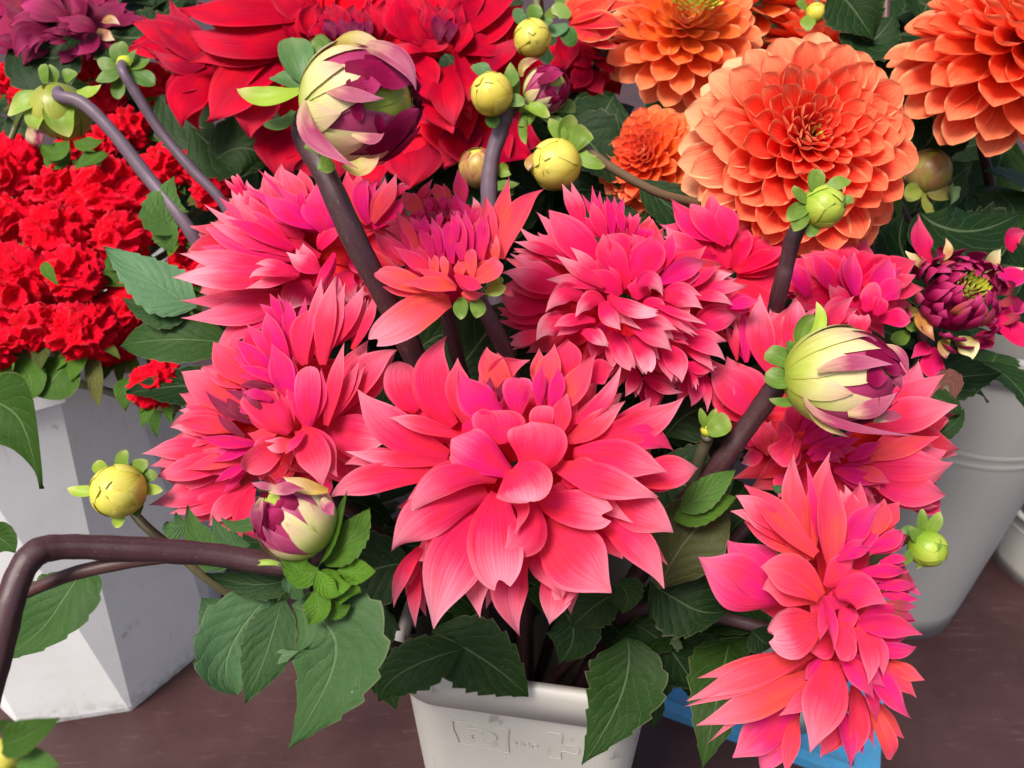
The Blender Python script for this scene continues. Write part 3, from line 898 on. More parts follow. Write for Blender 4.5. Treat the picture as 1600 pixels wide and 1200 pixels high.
# ---- lower right
f6 = pink('coral and magenta dahlia drooping at the lower right in front of the blue tray', 1290, 950, .45, 16, back=.04, nleaf=2, bz=.3)
place(f6, '''
520 420 462 200 460 18 115 20 p.3 o.35 c-.2
545 330 532 200 505 48 44 8 m.6
600 450 592 260 590 64 145 36 o.45 m.15 c.45
540 400 400 260 288 112 135 30 o.45
460 340 340 240 222 170 105 24 p.55
430 360 340 290 258 238 66 20 p.4
410 560 250 500 88 430 270 8 m.55 p.15 c-.35
555 560 440 470 322 432 190 60 o.25 p.15 c.5
555 650 455 690 358 705 230 50 p.45 c.55 notch n.1
575 560 595 650 600 762 64 88 m.35 c.7
615 640 645 720 660 798 96 76 c.3 round
520 770 300 850 42 942 115 14 o.3 p.3 c.2
500 800 300 880 40 975 70 16 o.3 p.3
540 840 330 950 76 1040 140 18 o.45 p.25 c.25
590 860 500 940 393 990 84 36 p.15
560 790 545 850 520 905 74 40 m.6
595 800 570 950 488 1122 195 42 p.35 c.2
470 960 340 1070 230 1160 170 0 m.75 p.25
470 1000 445 1110 430 1230 84 5 o.25
620 990 660 1080 672 1215 84 16 m.7
680 890 700 1030 700 1175 105 4 o.1
740 930 790 1060 842 1168 90 14 o.75 round
640 780 700 850 768 946 105 66 m.6
730 780 800 900 888 1026 115 46 m.5
690 670 740 770 738 892 86 72 m.1 p.2
760 800 840 860 932 932 96 30 o.35
820 800 880 840 942 872 76 36 o.75
620 560 705 540 795 590 175 70 m.3 c-.4
690 660 810 665 942 690 115 60 m.4
720 750 830 760 942 750 76 52 m.65
580 520 640 455 692 408 135 64 c-.2 m.1
620 420 690 390 757 373 56 70 m.75
640 380 700 290 772 188 125 30 m.65
740 330 780 260 797 183 105 20 o.5
790 310 820 250 852 208 86 14 o.35
740 390 820 345 882 308 84 36 m.65
700 470 800 460 892 470 66 46 m.85
780 430 840 415 892 412 46 40 m.85
770 520 850 515 922 515 56 44 m.9
790 550 860 560 925 570 50 42 m.9
800 600 860 620 922 640 50 42 violet p.5
800 580 860 590 918 602 44 44 violet p.4
780 640 850 640 915 655 50 40 m1
650 300 670 230 650 138 96 2 p.5
640 1000 600 1080 540 1150 80 -8 o.2
600 640 560 600 500 560 120 40
590 600 640 560 700 560 110 45 m.2
600 700 560 740 500 760 130 30 p.1
640 600 660 640 690 680 90 55 m.3
860 430 880 500 930 550 60 20 violet p.5
''', (1050, 700, .4167), .43, PINK, twin=1, do=.28)
filler(f6, 1290, 950, 110, 165, 44, .445, PINK, (.2, .0, .15), (0, 40), (40, 70), 9)

# ---- the half open one
f7 = pink('half open coral dahlia on a dark stem with magenta quills and orange outer petals', 700, 430, .47, 17, nleaf=0, name='opening_dahlia', back=.0)
Z7 = (560, 250, .275)
place(f7, '''
810 560 890 330 1047 113 165 22 o.65 c.35
740 580 735 380 740 178 135 20 o.25 c.3
700 570 700 430 722 298 115 30 m.4
590 260 580 160 560 62 105 -12 o.25 m.35
500 270 460 190 428 122 95 -16 o.85
370 310 300 240 238 178 125 -20 o.65
320 240 370 180 427 103 60 -26 p.1
640 330 670 280 640 210 70 -10 p.95
450 660 330 580 213 485 115 44 m.15 c-.2
260 590 170 500 80 400 105 -2 p.1
330 600 240 520 140 390 90 5 m.3
440 740 260 690 107 620 160 52 o.85 round c.4
555 730 420 705 248 690 115 62 o.6 c.5
520 800 320 880 105 1065 270 34 o.6 p.5 notch n.07 c.25
550 650 640 705 712 722 105 70 c.4
590 750 650 770 720 750 66 50 o.85
640 690 740 640 815 600 155 52 o.85 round c.5
490 780 460 760 410 770 60 50 o.8
445 670 440 600 440 530 48 56 o1 round
495 670 490 610 485 545 58 58 o1 round
580 660 575 620 565 570 84 58 o.9
645 670 640 590 630 498 84 56 o.85 round
785 580 785 500 785 420 48 40 o1 p.35
430 560 385 450 330 360 76 34 m.65
480 570 450 430 415 330 76 40 m.75
530 590 515 430 495 320 96 46 m.6
590 570 570 420 550 300 115 44 m.5
640 530 620 400 590 290 86 36 m.65
340 510 285 400 205 288 76 20 o.3
370 430 330 370 285 330 56 24 m.75
560 300 555 240 540 195 66 0 m.65
650 350 610 280 565 230 60 4 m.65
660 380 660 310 690 290 60 8 m.3
400 300 400 250 390 205 56 -4 m.5
480 280 480 240 480 200 56 -6 m.6
350 330 350 300 355 270 50 2 m.8
440 330 420 310 400 290 40 20 violet m.4
500 320 480 300 450 290 40 24 violet m.4
460 380 460 330 470 300 50 30 m1
520 330 530 300 510 280 46 20 violet m.3
580 340 560 310 535 290 50 22 m1
400 420 380 370 390 310 60 30 m.8
560 460 550 380 530 300 60 48 m.7
470 520 440 420 395 345 50 44 m.8
300 540 270 440 210 330 60 10 m.4
700 480 690 400 700 330 70 26 m.6
590 780 580 840 565 905 90 40 green o.25
650 790 680 840 690 900 95 42 green o.3
720 750 780 740 842 735 76 30 green o.6
730 720 790 690 830 680 56 26 green o.5
''', Z7, .455, PINK, twin=1, do=.22)
st7 = P(735, 455, .475)
stem(f7, [P(715, 430, .465), P(745, 465, .472), P(775, 520, .482), P(800, 590, .50), P(830, 760, .56), bucket_pt(cbx, cby, .2, 3)], .0044, .0055, MAROON)

# ---- dark pair behind, shaded by the orange ball
f8a = pink('shaded dark pink dahlia squeezed in behind, left of the orange dahlia\'s stem', 1130, 440, .60, 18, nleaf=1)
place(f8a, '''
640 300 480 200 330 60 200 0 m.1
700 330 560 180 480 40 180 5 p.2
700 330 700 180 640 60 180 4 m.1
600 400 430 330 300 240 170 10 p.3
640 420 500 440 380 440 180 12
''', (960, 300, .25), .58, PINK, twin=1)
filler(f8a, 1140, 430, 130, 100, 54, .58, PINK, (.0, .1, .25), (0, 40), (45, 65), 21)
f8b = pink('magenta pink dahlia in the shade right below the orange ball dahlia', 1325, 450, .58, 19, nleaf=1)
place(f8b, '''
900 380 880 290 885 195 120 10 m.5
960 380 1010 300 1070 225 130 8 m.6
820 370 770 280 730 200 110 4 m.2
1000 400 1050 350 1110 330 120 14 m.3
930 440 960 390 940 335 100 30 m.05 round
900 430 830 390 780 330 80 24 p.2
890 480 830 440 770 470 140 28 p.15
980 460 1000 420 1010 390 90 34 round
1000 480 1080 470 1130 470 110 10
700 380 660 300 640 240 110 0 m.4
''', (1000, 320, .375), .565, PINK, twin=1)
filler(f8b, 1325, 450, 120, 90, 56, .575, PINK, (.0, .0, .35), (-10, 30), (35, 55), 22)

A7 = unit(cu * .92 - cf * .38)
filler(f7, 690, 375, 95, 75, 34, .468, PINK, (.3, .0, .35), (0, 30), (26, 42), 77)
filler(f7, 690, 345, 75, 50, 22, .462, PINK, (.2, .0, .6), (0, 20), (18, 28), 78)
def cup7():
    C7 = P(697, 398, .47); R7 = 62 * .47 / FPX; r = random.Random(70)
    for n, th0, th1, wd, lf, fl in ((9, .35, 2.0, .62, -.06, .0), (13, .6, 2.15, .40, .04, .05), (13, .9, 2.45, .34, -.12, .0), (10, 1.2, 2.7, .32, -.2, .0)):
        for i in range(n):
            V, F, uv = hug(C7, A7, R7, 2 * math.pi * (i + r.uniform(-.2, .2)) / n + lf * 9, th0, th1 + r.uniform(-.15, .15), wd, lf + r.uniform(0, .04), fl, 'spear', long=1.25)
            part('petal', V, F, PINK, f7, uv, (r.uniform(0, .2), 0, r.uniform(.4, .8)))

# ------------------------------------------------------------------ red dahlias behind
RB = (-.10, 1.12)
r1 = pink('huge scarlet dahlia behind the fattest bud, its dark heart at the top edge', 532, 30, .78, 31, name='red_dahlia', group='scarlet dahlias', base=RB, bz=.3, nleaf=3, back=.05, srad=.006)
ZR = (200, 0, .4)
place(r1, '''
720 50 450 60 213 62 200 12 c.2
690 130 430 150 183 110 240 24 c-.25 p.08
610 200 440 350 362 500 300 14 c.25 p.08
350 230 210 150 80 20 160 -6 m.3
300 210 150 130 -10 65 130 -12
340 280 180 210 20 140 140 -14
340 260 230 360 178 490 220 -8 c-.3
300 250 200 240 100 200 120 0 m.3 p.2 c-.5
560 300 480 330 420 420 200 8
650 480 600 580 560 690 280 -24
760 580 760 640 770 720 260 -26
900 580 950 650 985 730 260 -22
1100 480 1120 610 1140 745 300 -16 m.1
760 60 640 10 560 -60 170 15
730 140 700 80 745 5 90 46 c.7
680 160 640 110 690 30 90 30 c.5
620 100 560 30 500 -50 140 10
860 150 880 200 900 260 200 20
960 170 950 90 950 -20 130 24
800 150 740 120 710 150 80 44 m.6
840 150 780 90 740 40 110 40 m1
860 150 830 80 800 10 100 44 m1
880 150 880 80 880 0 100 42 m1
910 150 920 90 930 20 90 40 m1
800 150 790 110 770 80 70 52 violet m.5
850 160 840 110 830 70 70 54 violet m.4
890 160 890 110 890 70 70 54 violet m.4
920 160 930 110 935 80 60 50 violet m.4
''', ZR, .76, RED, ruf=.10, twin=2)
filler(r1, 500, 70, 210, 160, 30, .79, RED, (0, .0, .1), (0, 40), (70, 110), 33)
r2 = pink('scarlet dahlia right of the fattest bud with curled petal edges', 690, 60, .76, 32, name='red_dahlia', group='scarlet dahlias', base=RB, bz=.3, nleaf=3, back=.05, srad=.006)
place(r2, '''
1150 170 1080 80 1060 -30 210 14 c.2
1250 150 1380 50 1560 -60 210 8
1280 170 1420 110 1540 25 170 12
1280 200 1400 180 1462 128 140 22
1390 300 1450 220 1525 128 140 34 m.35 p.2 c.4
1240 260 1250 380 1282 492 170 24 c.5 p.15
1170 330 1220 440 1272 532 190 12
1290 220 1330 320 1342 398 110 26
1160 200 1100 190 1035 185 66 30 p.4
1150 180 1200 170 1280 140 120 26 p.2
1280 200 1310 150 1322 85 100 36
1100 220 1140 300 1180 400 200 16
1330 450 1440 560 1560 660 320 -40 m.25
1300 420 1340 560 1350 700 300 -40 m.25
1180 150 1190 80 1170 0 100 30 m.7
1230 150 1240 80 1240 0 90 34 m.9
1260 150 1280 90 1300 10 90 32 m.8
1210 160 1215 100 1210 50 70 40 violet m.4
1250 160 1260 110 1270 60 60 40 violet m.4
1000 300 1060 260 1150 260 140 10
''', ZR, .73, RED, ruf=.10, twin=2)
filler(r2, 700, 100, 160, 170, 26, .765, RED, (0, .0, .15), (0, 40), (70, 110), 34)
r3 = pink('dark crimson dahlia hanging in shade behind the small yellow buds', 935, 110, .80, 36, name='red_dahlia', group='scarlet dahlias', base=RB, bz=.3, nleaf=5, back=.05, srad=.006)
place(r3, '''
700 250 760 330 800 400 180 10 m.5
760 250 850 300 980 290 150 12 m.6
800 300 900 360 960 400 130 14 m.6 p.1
780 350 760 430 700 510 160 16 m.5
820 400 830 470 870 545 150 10 m.6
640 200 680 300 700 400 170 5 m.3
900 260 960 280 1010 220 120 8 m.5
''', (700, 0, .275), .78, RED, twin=1)
filler(r3, 925, 95, 80, 70, 26, .80, RED, (0, 0, .6), (0, 40), (45, 70), 35)
pf = pink('wine purple dahlia in the upper left corner behind the cockscombs', 90, 20, .88, 37, name='purple_dahlia', group=None, base=(-.45, 1.25), bz=.3, nleaf=2, back=.05)
place(pf, '''
420 110 270 60 120 -10 170 20 p.45
600 190 500 150 350 130 130 44 p.1 m.0
520 100 500 40 420 -20 130 30 p.2
640 160 580 90 560 -10 140 10
600 180 680 90 800 10 150 8 p.1
660 150 780 120 900 100 120 4
300 200 180 130 60 150 130 20 p.3
280 210 150 200 60 330 130 26 p.2
250 230 160 250 90 360 70 32 p.3
330 240 240 230 180 330 60 36 p.35
560 210 560 290 470 360 150 30 p.2
620 200 660 270 640 330 130 18 o.2
640 130 690 130 740 160 80 26 bud p.4 o.4
610 190 660 220 722 235 80 24 bud p.3 o.6
420 200 350 190 270 190 50 46 m.8
400 230 320 220 240 230 44 46 m.9
420 260 360 260 300 270 44 44 m.9
460 170 400 160 340 170 50 48 m.7
440 220 380 200 310 210 44 50 m1
200 180 100 60 0 20 150 0 o.2
180 260 60 270 -40 250 160 2
300 280 240 330 120 400 120 6
420 290 420 340 380 400 110 8 m.4
540 240 600 300 600 400 120 6 m.4
760 150 860 170 960 180 150 -5 m.6
700 190 800 230 900 250 140 -8 m.6
''', (0, 0, .25), .86, PURPLE, twin=1)
filler(pf, 100, 30, 130, 75, 34, .88, PURPLE, (.0, .05, .3), (0, 40), (40, 65), 38)

# ------------------------------------------------------------------ ball dahlias: petals in spiral order round a dome
def ball(root, C, A, R, n, mat, thmax=105, kind='round', cup=.75, wid=.44, seed=0, colour=None, disc=0.06, squash=1.0, lenmin=.10, heart=True, tube_in=True, jit=.06):
    r = random.Random(seed); A = unit(A)
    X = unit(np.cross(A, np.array([.13, .2, .97]))); Y = np.cross(A, X)
    for i in range(n):
        t = (i + .5) / n
        az = i * 2.3999632 + r.uniform(-.08, .08)
        th = math.radians(6 + (thmax - 6) * t ** .62 + r.uniform(-3, 3))
        rad = X * math.cos(az) + Y * math.sin(az)
        dr = A * math.cos(th) * squash + rad * math.sin(th)
        nn = unit(A * math.sin(th) - rad * math.cos(th))
        ln = R * (lenmin + (1 - lenmin) * min(1, t * 1.25) ** .55) * (1 + r.uniform(-jit, jit))
        ins = R * (.04 + .20 * t)
        base = C + rad * ins * .8 + A * R * (.30 * (1 - t) - .12 * t)
        top = C + dr * ln + A * R * .14 * (1 - t)
        M = base * .45 + top * .55 - nn * ln * .04 + dr * 0
        w = R * wid * (.28 + .72 * min(1, t * 1.7) ** .7) * (1 + r.uniform(-.1, .1))
        cp = cup * (1.6 - .9 * t) * (1 + r.uniform(-.15, .15)) if tube_in else cup
        V, F, uv = sheet(base, M, top, w, nn, kind=kind, cup=cp, curl=r.uniform(-.05, .25) * (1 - t) - .35 * t ** 2, roll=r.uniform(-8, 8), seed=r.random(), groove=.03, ruffle=.015, nu=13, nv=9)
        c = colour(t, rad, r) if colour else (0, 0, 0)
        part('petal', V, F, mat, root, uv, [min(1, max(0, x)) for x in c])

def orange(label, px, py, d, R, A, n, seed, colour, base, name='orange_dahlia', **kw):
    C = P(px, py, d)
    root = thing(name, label, 'dahlia', C, 'orange dahlias')
    ball(root, C, A, R, n, ORANGE, seed=seed, colour=colour, **kw)
    st = C - unit(A) * R * .25; b = np.array([base[0], base[1], .32])
    stem(root, [st, st - unit(A) * .02 - np.array([0, 0, .03]), .5 * st + .5 * b + np.array([0, .0, .06]), b], .004, .005, MAROON)
    leafs_along(root, st - np.array([0, 0, .04]), .5 * st + .5 * b, 5, seed + 3, (.08, .12))
    return root, C
OB = (rc[0], rc[1])
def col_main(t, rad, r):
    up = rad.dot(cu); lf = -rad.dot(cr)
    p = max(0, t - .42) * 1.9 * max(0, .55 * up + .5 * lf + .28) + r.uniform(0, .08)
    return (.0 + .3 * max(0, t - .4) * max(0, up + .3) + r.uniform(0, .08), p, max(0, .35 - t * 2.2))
def col_disc(t, rad, r):
    return (max(0, 1.1 - t * 2.2) + .45 + r.uniform(0, .2), max(0, .9 - t * 7) + max(0, t - .5) * .7, .2 * r.random() if .12 < t < .35 else 0)
def col_red(t, rad, r):
    return (.15 + r.uniform(0, .2) + (.8 if t < .1 else 0), (t - .5) * .4 if t > .5 else (.4 if t < .06 else 0), .1 * r.random())
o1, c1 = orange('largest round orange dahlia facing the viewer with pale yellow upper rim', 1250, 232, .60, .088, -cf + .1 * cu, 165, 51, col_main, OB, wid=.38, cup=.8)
o2, c2 = orange('red orange dahlia with yellow heart cut by the right edge', 1592, 75, .66, .098, -cf * .85 + cu * .55, 150, 52, col_red, OB, thmax=118, wid=.38, cup=.9)
o3, c3 = orange('yellow centred orange dahlia at the top between red and orange blooms', 1066, 55, .76, .078, -cf * 1.0 + cu * .30, 110, 53, col_disc, OB, cup=.6, wid=.34)
o4, c4 = orange('small orange dahlia tucked in below the yellow centred one', 1012, 250, .72, .052, -cf * .7 - cr * .45 + cu * .2, 120, 54, lambda t, rad, r: (.45 * t + .1 + r.uniform(0, .2) + (.5 if rad.dot(cr) > .2 else 0) * t, .3 * max(0, t - .5), .6 * max(0, .6 - t * 1.4)), OB)
o5, c5 = orange('orange dahlia cropped by the top edge, carrying a green bud before it', 1180, 5, .86, .10, -cf * .5 + cu * .9, 90, 55, lambda t, rad, r: (.6 + r.uniform(0, .3), .2 + .3 * t, 0), OB, wid=.36)
o6, c6 = orange('red orange dahlia peeping over the pale rim of the big round one', 1285, 75, .82, .075, -cf * .4 + cu * .9, 80, 56, lambda t, rad, r: (.1 + r.uniform(0, .2), .1, 0), OB)
# golden florets in the hearts
def heart(root, C, A, R, n, seed, col, h=.2, spread=.9):
    r = random.Random(seed); A = unit(A); X = unit(np.cross(A, np.array([.13, .2, .97]))); Y = np.cross(A, X)
    for i in range(n):
        q = math.sqrt((i + .5) / n); az = i * 2.39996
        rad = X * math.cos(az) + Y * math.sin(az)
        B = C + rad * R * q * .8 + A * R * h; T = B + (A * (1.2 - .3 * q) + rad * q * spread) * R * .55
        V, F, uv = sheet(B, .5 * (B + T) + rad * R * .08 * q, T, R * .30, unit(A - rad), kind='ovate', cup=.9, seed=r.random(), nu=7, nv=5)
        part('floret', V, F, YBUD, root, uv, col(q, r))
heart(o3, c3 + unit(-cf + cu * .3) * .034, -cf + cu * .3, .023, 80, 61, lambda q, r: (.25 * q * r.random(), .9 - .5 * q, 0), 0.75)
heart(o2, c2 + unit(-cf * .85 + cu * .55) * .042, -cf * .85 + cu * .55, .026, 70, 62, lambda q, r: (.4 * q, .8, .1 * q * r.random()), 0.6)
heart(o1, c1 + unit(-cf + .1 * cu) * .020, -cf + .1 * cu, .0085, 18, 63, lambda q, r: (.1, .25, .1), 0.8)

# ------------------------------------------------------------------ buds
def frame(A):
    A = unit(A); X = unit(np.cross(A, np.array([.21, .9, .37]))); return A, X, np.cross(A, X)

def hug(C, A, R, az, th0, th1, wid, lift, flare, kind='spear', nu=12, nv=7, long=1.0):
    """A bud petal lying on the bud's round body from the base pole (th 0) towards the tip."""
    A, X, Y = frame(A)
    u = np.linspace(0, 1, nu); s = np.linspace(-1, 1, nv)
    w = np.interp(u, *PROF[kind]) * wid
    V = np.zeros((nu, nv, 3))
    for i in range(nu):
        th = th0 + (th1 - th0) * u[i]
        for j in range(nv):
            st = max(.35, math.sin(th))
            a = az + s[j] * w[i] / st
            rr = R * (1 + lift + flare * u[i] ** 3 + .010 * (1 - abs(s[j])) * u[i] + .013 * s[j] * min(1, 3 * u[i]))
            V[i, j] = C + rr * (-A * math.cos(th) * long + (X * math.cos(a) + Y * math.sin(a)) * math.sin(th))
    uv = np.stack([np.repeat((s * .5 + .5)[None, :], nu, 0), np.repeat(u[:, None], nv, 1)], -1)
    return V.reshape(-1, 3), grid_faces(nu, nv), uv.reshape(-1, 2)

def ellipsoid(C, A, R, long=1.0, nu=16, nv=20):
    A, X, Y = frame(A); V = []; uv = []
    for i in range(nu + 1):
        th = math.pi * i / nu
        for j in range(nv):
            a = 2 * math.pi * j / nv
            V.append(C + R * (-A * math.cos(th) * long + (X * math.cos(a) + Y * math.sin(a)) * max(math.sin(th), .01))); uv.append((j / nv, i / nu))
    F = [(i * nv + j, i * nv + (j + 1) % nv, (i + 1) * nv + (j + 1) % nv, (i + 1) * nv + j) for i in range(nu) for j in range(nv)]
    return V, F, uv

def az_of(A, v):
    A, X, Y = frame(A); return math.atan2(v.dot(Y), v.dot(X))

def bud(name, label, px, py, d, Rpx, A, seed, big=False, col=(0, .2, 0), bracts=(), stem_pts=None, srad=.004, scol=MAROON, group='dahlia buds', nb=5, long=1.0, bcol=(.25, .12, 0), bsize=.62, smat=None):
    s = d / FPX; R = Rpx * s; A = unit(A); C = P(px, py, d); r = random.Random(seed)
    root = thing(name, label, 'bud', C, group)
    mat = BUDP if big else (smat or YBUD)
    V, F, uv = ellipsoid(C, A, R * .93, long)
    part('core', V, F, mat if not big else YBUD, root, uv, (0, .3, 0))
    rows = ((5, 2.95, .80, .0, col, .2), (5, 2.25, .72, .042, col, .7)) if not big else ((9, 2.5, .46, .0, (0, .35, 0), .2), (12, 2.05, .25, .03, (0, .4, 0), .0), (9, 1.70, .27, .058, (0, .2, 0), .5))
    for rw, (n, th1, wd, lf, cc, off) in enumerate(rows):
        for i in range(n):
            az = 2 * math.pi * (i + off) / n + r.uniform(-.12, .12)
            V, F, uv = hug(C, A, R, az, .12, th1 + r.uniform(-.2, .15), wd, lf + r.uniform(0, .006), r.uniform(.0, .03), 'spear', long=long, nu=14, nv=9)
            m_, c_ = mat, [max(0, cc[0] + r.uniform(-.05, .1)), max(0, cc[1] + r.uniform(-.1, .2)), max(0, cc[2] + r.uniform(-.05, .03))]
            if big and rw < 2 and (rw == 0 or (rw == 1 and r.random() < .2)): m_, c_ = BUDV, (0, r.uniform(.0, .5), 0)
            part('petal', V, F, m_, root, uv, c_)
    if big:
        for i in range(10):
            V, F, uv = hug(C, A, R, 2 * math.pi * i / 10 + .1, 1.2, 2.95, .36, -.045, 0, 'spear', long=long)
            part('petal', V, F, GBUD, root, uv, (r.uniform(0, .3), r.uniform(0, .5), r.uniform(0, .15)))
        cam_az = az_of(A, -cf)
        for i in range(26):     # dark curled inner petals round the opening
            az = 2 * math.pi * i / 26 + r.uniform(-.2, .2)
            gap = math.cos(az - cam_az - .5) > .86
            V, F, uv = hug(C, A, R, az, 1.75 + (.0 if i % 2 else .3), (2.15 if gap else 2.8) + r.uniform(-.2, .15), .20, .03 + r.uniform(0, .05), r.uniform(-.03, .14), 'spear', long=long)
            part('petal', V, F, PURPLE, root, uv, (0, r.uniform(0, .5), r.uniform(0, .25)))
    base = C - A * R * .96 * long
    _, X, Y = frame(A)
    if not bracts:
        for i in range(nb):
            az = 2 * math.pi * i / nb + r.uniform(-.3, .3)
            rad = X * math.cos(az) + Y * math.sin(az); L = R * r.uniform(.75, 1.2) * bsize / .62
            T = base + rad * L - A * L * r.uniform(-.35, .25); M = base + rad * L * .55 - A * L * .05 * r.uniform(-1, 2)
            V, F, uv = sheet(base + rad * R * .08, M, T, L * r.uniform(.5, .66), A, kind='ovate', cup=.35, seed=r.random(), nu=10, nv=7)
            part('bract', V, F, BRACT, root, uv, bcol)
    if stem_pts is not None:
        stem(root, [base + A * R * .15] + stem_pts, srad, srad * 1.15, scol)
    return root, C, R, base

cup7()
# the fat bud at the top
b1, C1, R1, base1 = bud('dahlia_bud', 'fattest dahlia bud, white and purple, on a long dark stem across the middle', 562, 162, .41, 88, cr * .96 + cu * .10 - cf * .20, 71, True, nb=5, bracts=(1,),
    stem_pts=[P(474, 190, .440), P(482, 225, .440), P(510, 275, .432), P(560, 385, .440), P(610, 480, .458), P(655, 575, .485), P(720, 750, .56), bucket_pt(cbx, cby, .2, 4)], srad=.0062, long=.98)
place(b1, '''
380 290 350 200 320 80 170 -25 green p.25 o.12 round c.5
390 320 310 290 232 250 100 -30 green p.2 o.1 round c.5
450 190 460 140 425 85 110 -40 green o.2 round
370 330 220 370 65 350 120 -5 green o.95 c.5 r8
330 430 270 490 190 470 90 -40 green p.1 round
480 640 430 600 375 590 70 20 green o.2 c.6
470 640 480 690 470 725 90 30 green o.3 round
''', (350, 30, 1 / 3), .42, LEAF, jitter=False)
place(b1, '''
390 370 410 540 632 672 100 58 plum p.4 m.1 c-.5 a.02
600 115 800 165 925 330 105 52 plum p.55 c-.6 a.14
510 135 620 85 790 155 80 48 bud o.2 p.2 c-.5 a.14
450 310 590 350 760 375 80 76 plum p.5 c-.3 a.14
600 540 690 560 760 545 60 72 plum p.1 a.1
560 680 660 690 730 620 100 56 bud o.2 p.1 a.1
''', (350, 30, 1 / 3), .41, BUDP)
# the bud on the right
b2, C2, R2, base2 = bud('dahlia_bud', 'yellow and purple dahlia bud pointing right above the right-hand pink dahlia', 1312, 588, .45, 75, cr * .95 - cu * .05 - cf * .10, 72, True, bracts=(1,),
    stem_pts=[P(1222, 592, .463), P(1205, 615, .468), P(1165, 670, .48), P(1110, 745, .495), P(1020, 860, .55), bucket_pt(cbx, cby, .2, 5)], srad=.0058, long=1.08)
Z5 = (1040, 440, .3)
place(b2, '''
690 440 600 400 517 365 120 -10 green o.25 round c.5
690 500 600 510 513 480 120 5 green o.25 round c.5
700 340 710 250 780 155 100 -15 green o.3 c.5
690 380 660 350 645 305 70 -5 green o.15 round
700 340 800 240 785 80 70 10 green o.95 c.6
710 600 620 630 545 600 60 -5 green o.25 c.6
''', Z5, .455, LEAF, jitter=False)
place(b2, '''
720 600 900 740 1330 798 60 40 plum p.35 c.4 a.03
730 640 830 740 975 800 60 30 bud o.1 p.1 c-.4 a.03
1080 730 1170 700 1252 695 60 40 plum p.2
1150 330 1230 380 1262 500 44 30 plum p.3 c.5
790 465 980 420 1185 440 90 72 plum p.55 c-.3 a.12
950 690 1080 660 1210 590 100 66 plum p.25 c-.4 a.1
1160 440 1200 500 1235 565 70 40 plum m.6
''', Z5, .45, BUDP)
# the bud on the bent stem, lower left
b3, C3, R3, base3 = bud('dahlia_bud', 'white and purple dahlia bud at the end of the thick bent stem', 462, 812, .39, 60, -cr * .62 + cu * .62 - cf * .05, 73, True, bracts=(1,),
    stem_pts=[P(490, 868, .392), P(440, 882, .392), P(330, 866, .385), P(200, 858, .372), P(95, 855, .36), P(48, 872, .352), P(18, 935, .345), P(-8, 1040, .34), P(-60, 1240, .33)], srad=.0054)
place(b3, '''
660 100 560 80 455 40 70 20 bud o.6 p.3
460 90 390 80 330 70 36 40 plum p.3
640 130 660 170 690 200 60 40 plum p.3
410 100 480 90 560 85 60 42 plum p.2
380 130 355 200 365 300 56 40 plum m.3
''', (270, 730, .3667), .385, BUDP)
YL = '''
620 410 690 280 750 95 100 30 leafy o.55 s.12 c.5 r-35
650 420 760 300 850 180 160 24 leafy o.5 s.15 c.2 f.06
620 430 540 440 485 330 140 44 leafy o.7 s.08 c.4
700 440 790 450 865 455 120 26 leafy o.75 s.1 c.4
690 440 650 480 600 510 90 30 leafy o.75 c.5 s.05
680 530 740 520 790 550 130 34 leafy o.8 s.05 c.6
600 520 620 600 590 695 130 40 leafy o.65 s.05 c.5
650 560 700 610 765 600 90 36 leafy o.6 s.05 c.4 r30
640 470 700 500 750 480 120 44 leafy o.85 s.03 c.7
620 440 660 520 720 540 100 48 leafy o.85 s.03 c.7
500 540 490 480 520 450 50 10 leafy o.1 p.5 c.5
550 560 520 530 500 520 60 20 leafy p.3 o.2
470 420 400 405 330 420 30 40 green o1 p.2 c.8
510 590 690 790 450 1160 470 0 leafy o.16 p.22 c.12 s.16 e9 f.04 k.0
470 560 400 780 340 1000 240 -14 leafy o.1 p.12 c.2 s.12
440 520 250 760 200 1010 330 -26 leafy p.42 o.1 c.3 s.14 e6 f.10 k-.3 r-10
300 720 200 640 130 540 190 -34 leafy p.25 o.1 c.2
520 460 360 500 140 450 140 -22 leafy o.04 p.05 c.2 s.2
'''
place(b3, YL, (270, 730, .3667), .40, LEAF, kz=.15, jitter=False)
place(b3, '''
440 170 300 250 190 210 60 -30 leafy o.3 p.2
300 370 140 340 70 160 160 -30 leafy o.35 p.15 s.2 e6
330 330 230 310 170 205 90 -28 leafy o.2 p.3 e6
60 240 0 250 -20 230 120 -30 leafy o.25 p.3
''', (270, 730, .3667), .42, LEAF, kz=.15, jitter=False)
stem(b3, [P(330, 866, .386), P(240, 872, .376), P(120, 895, .37), P(30, 930, .37)], .0036, .003, (.05, .012, .012), 'side_shoot')
stem(b3, [P(440, 905, .41), P(410, 950, .41), P(375, 985, .42)], .0012, .0012, MAROON, 'leaf_stalk')
place(b3, '''
260 560 180 700 25 900 230 -60 leafy o.22 p.12 s.12 e7
''', (0, 600, .5), .40, LEAF, kz=.1, jitter=False)
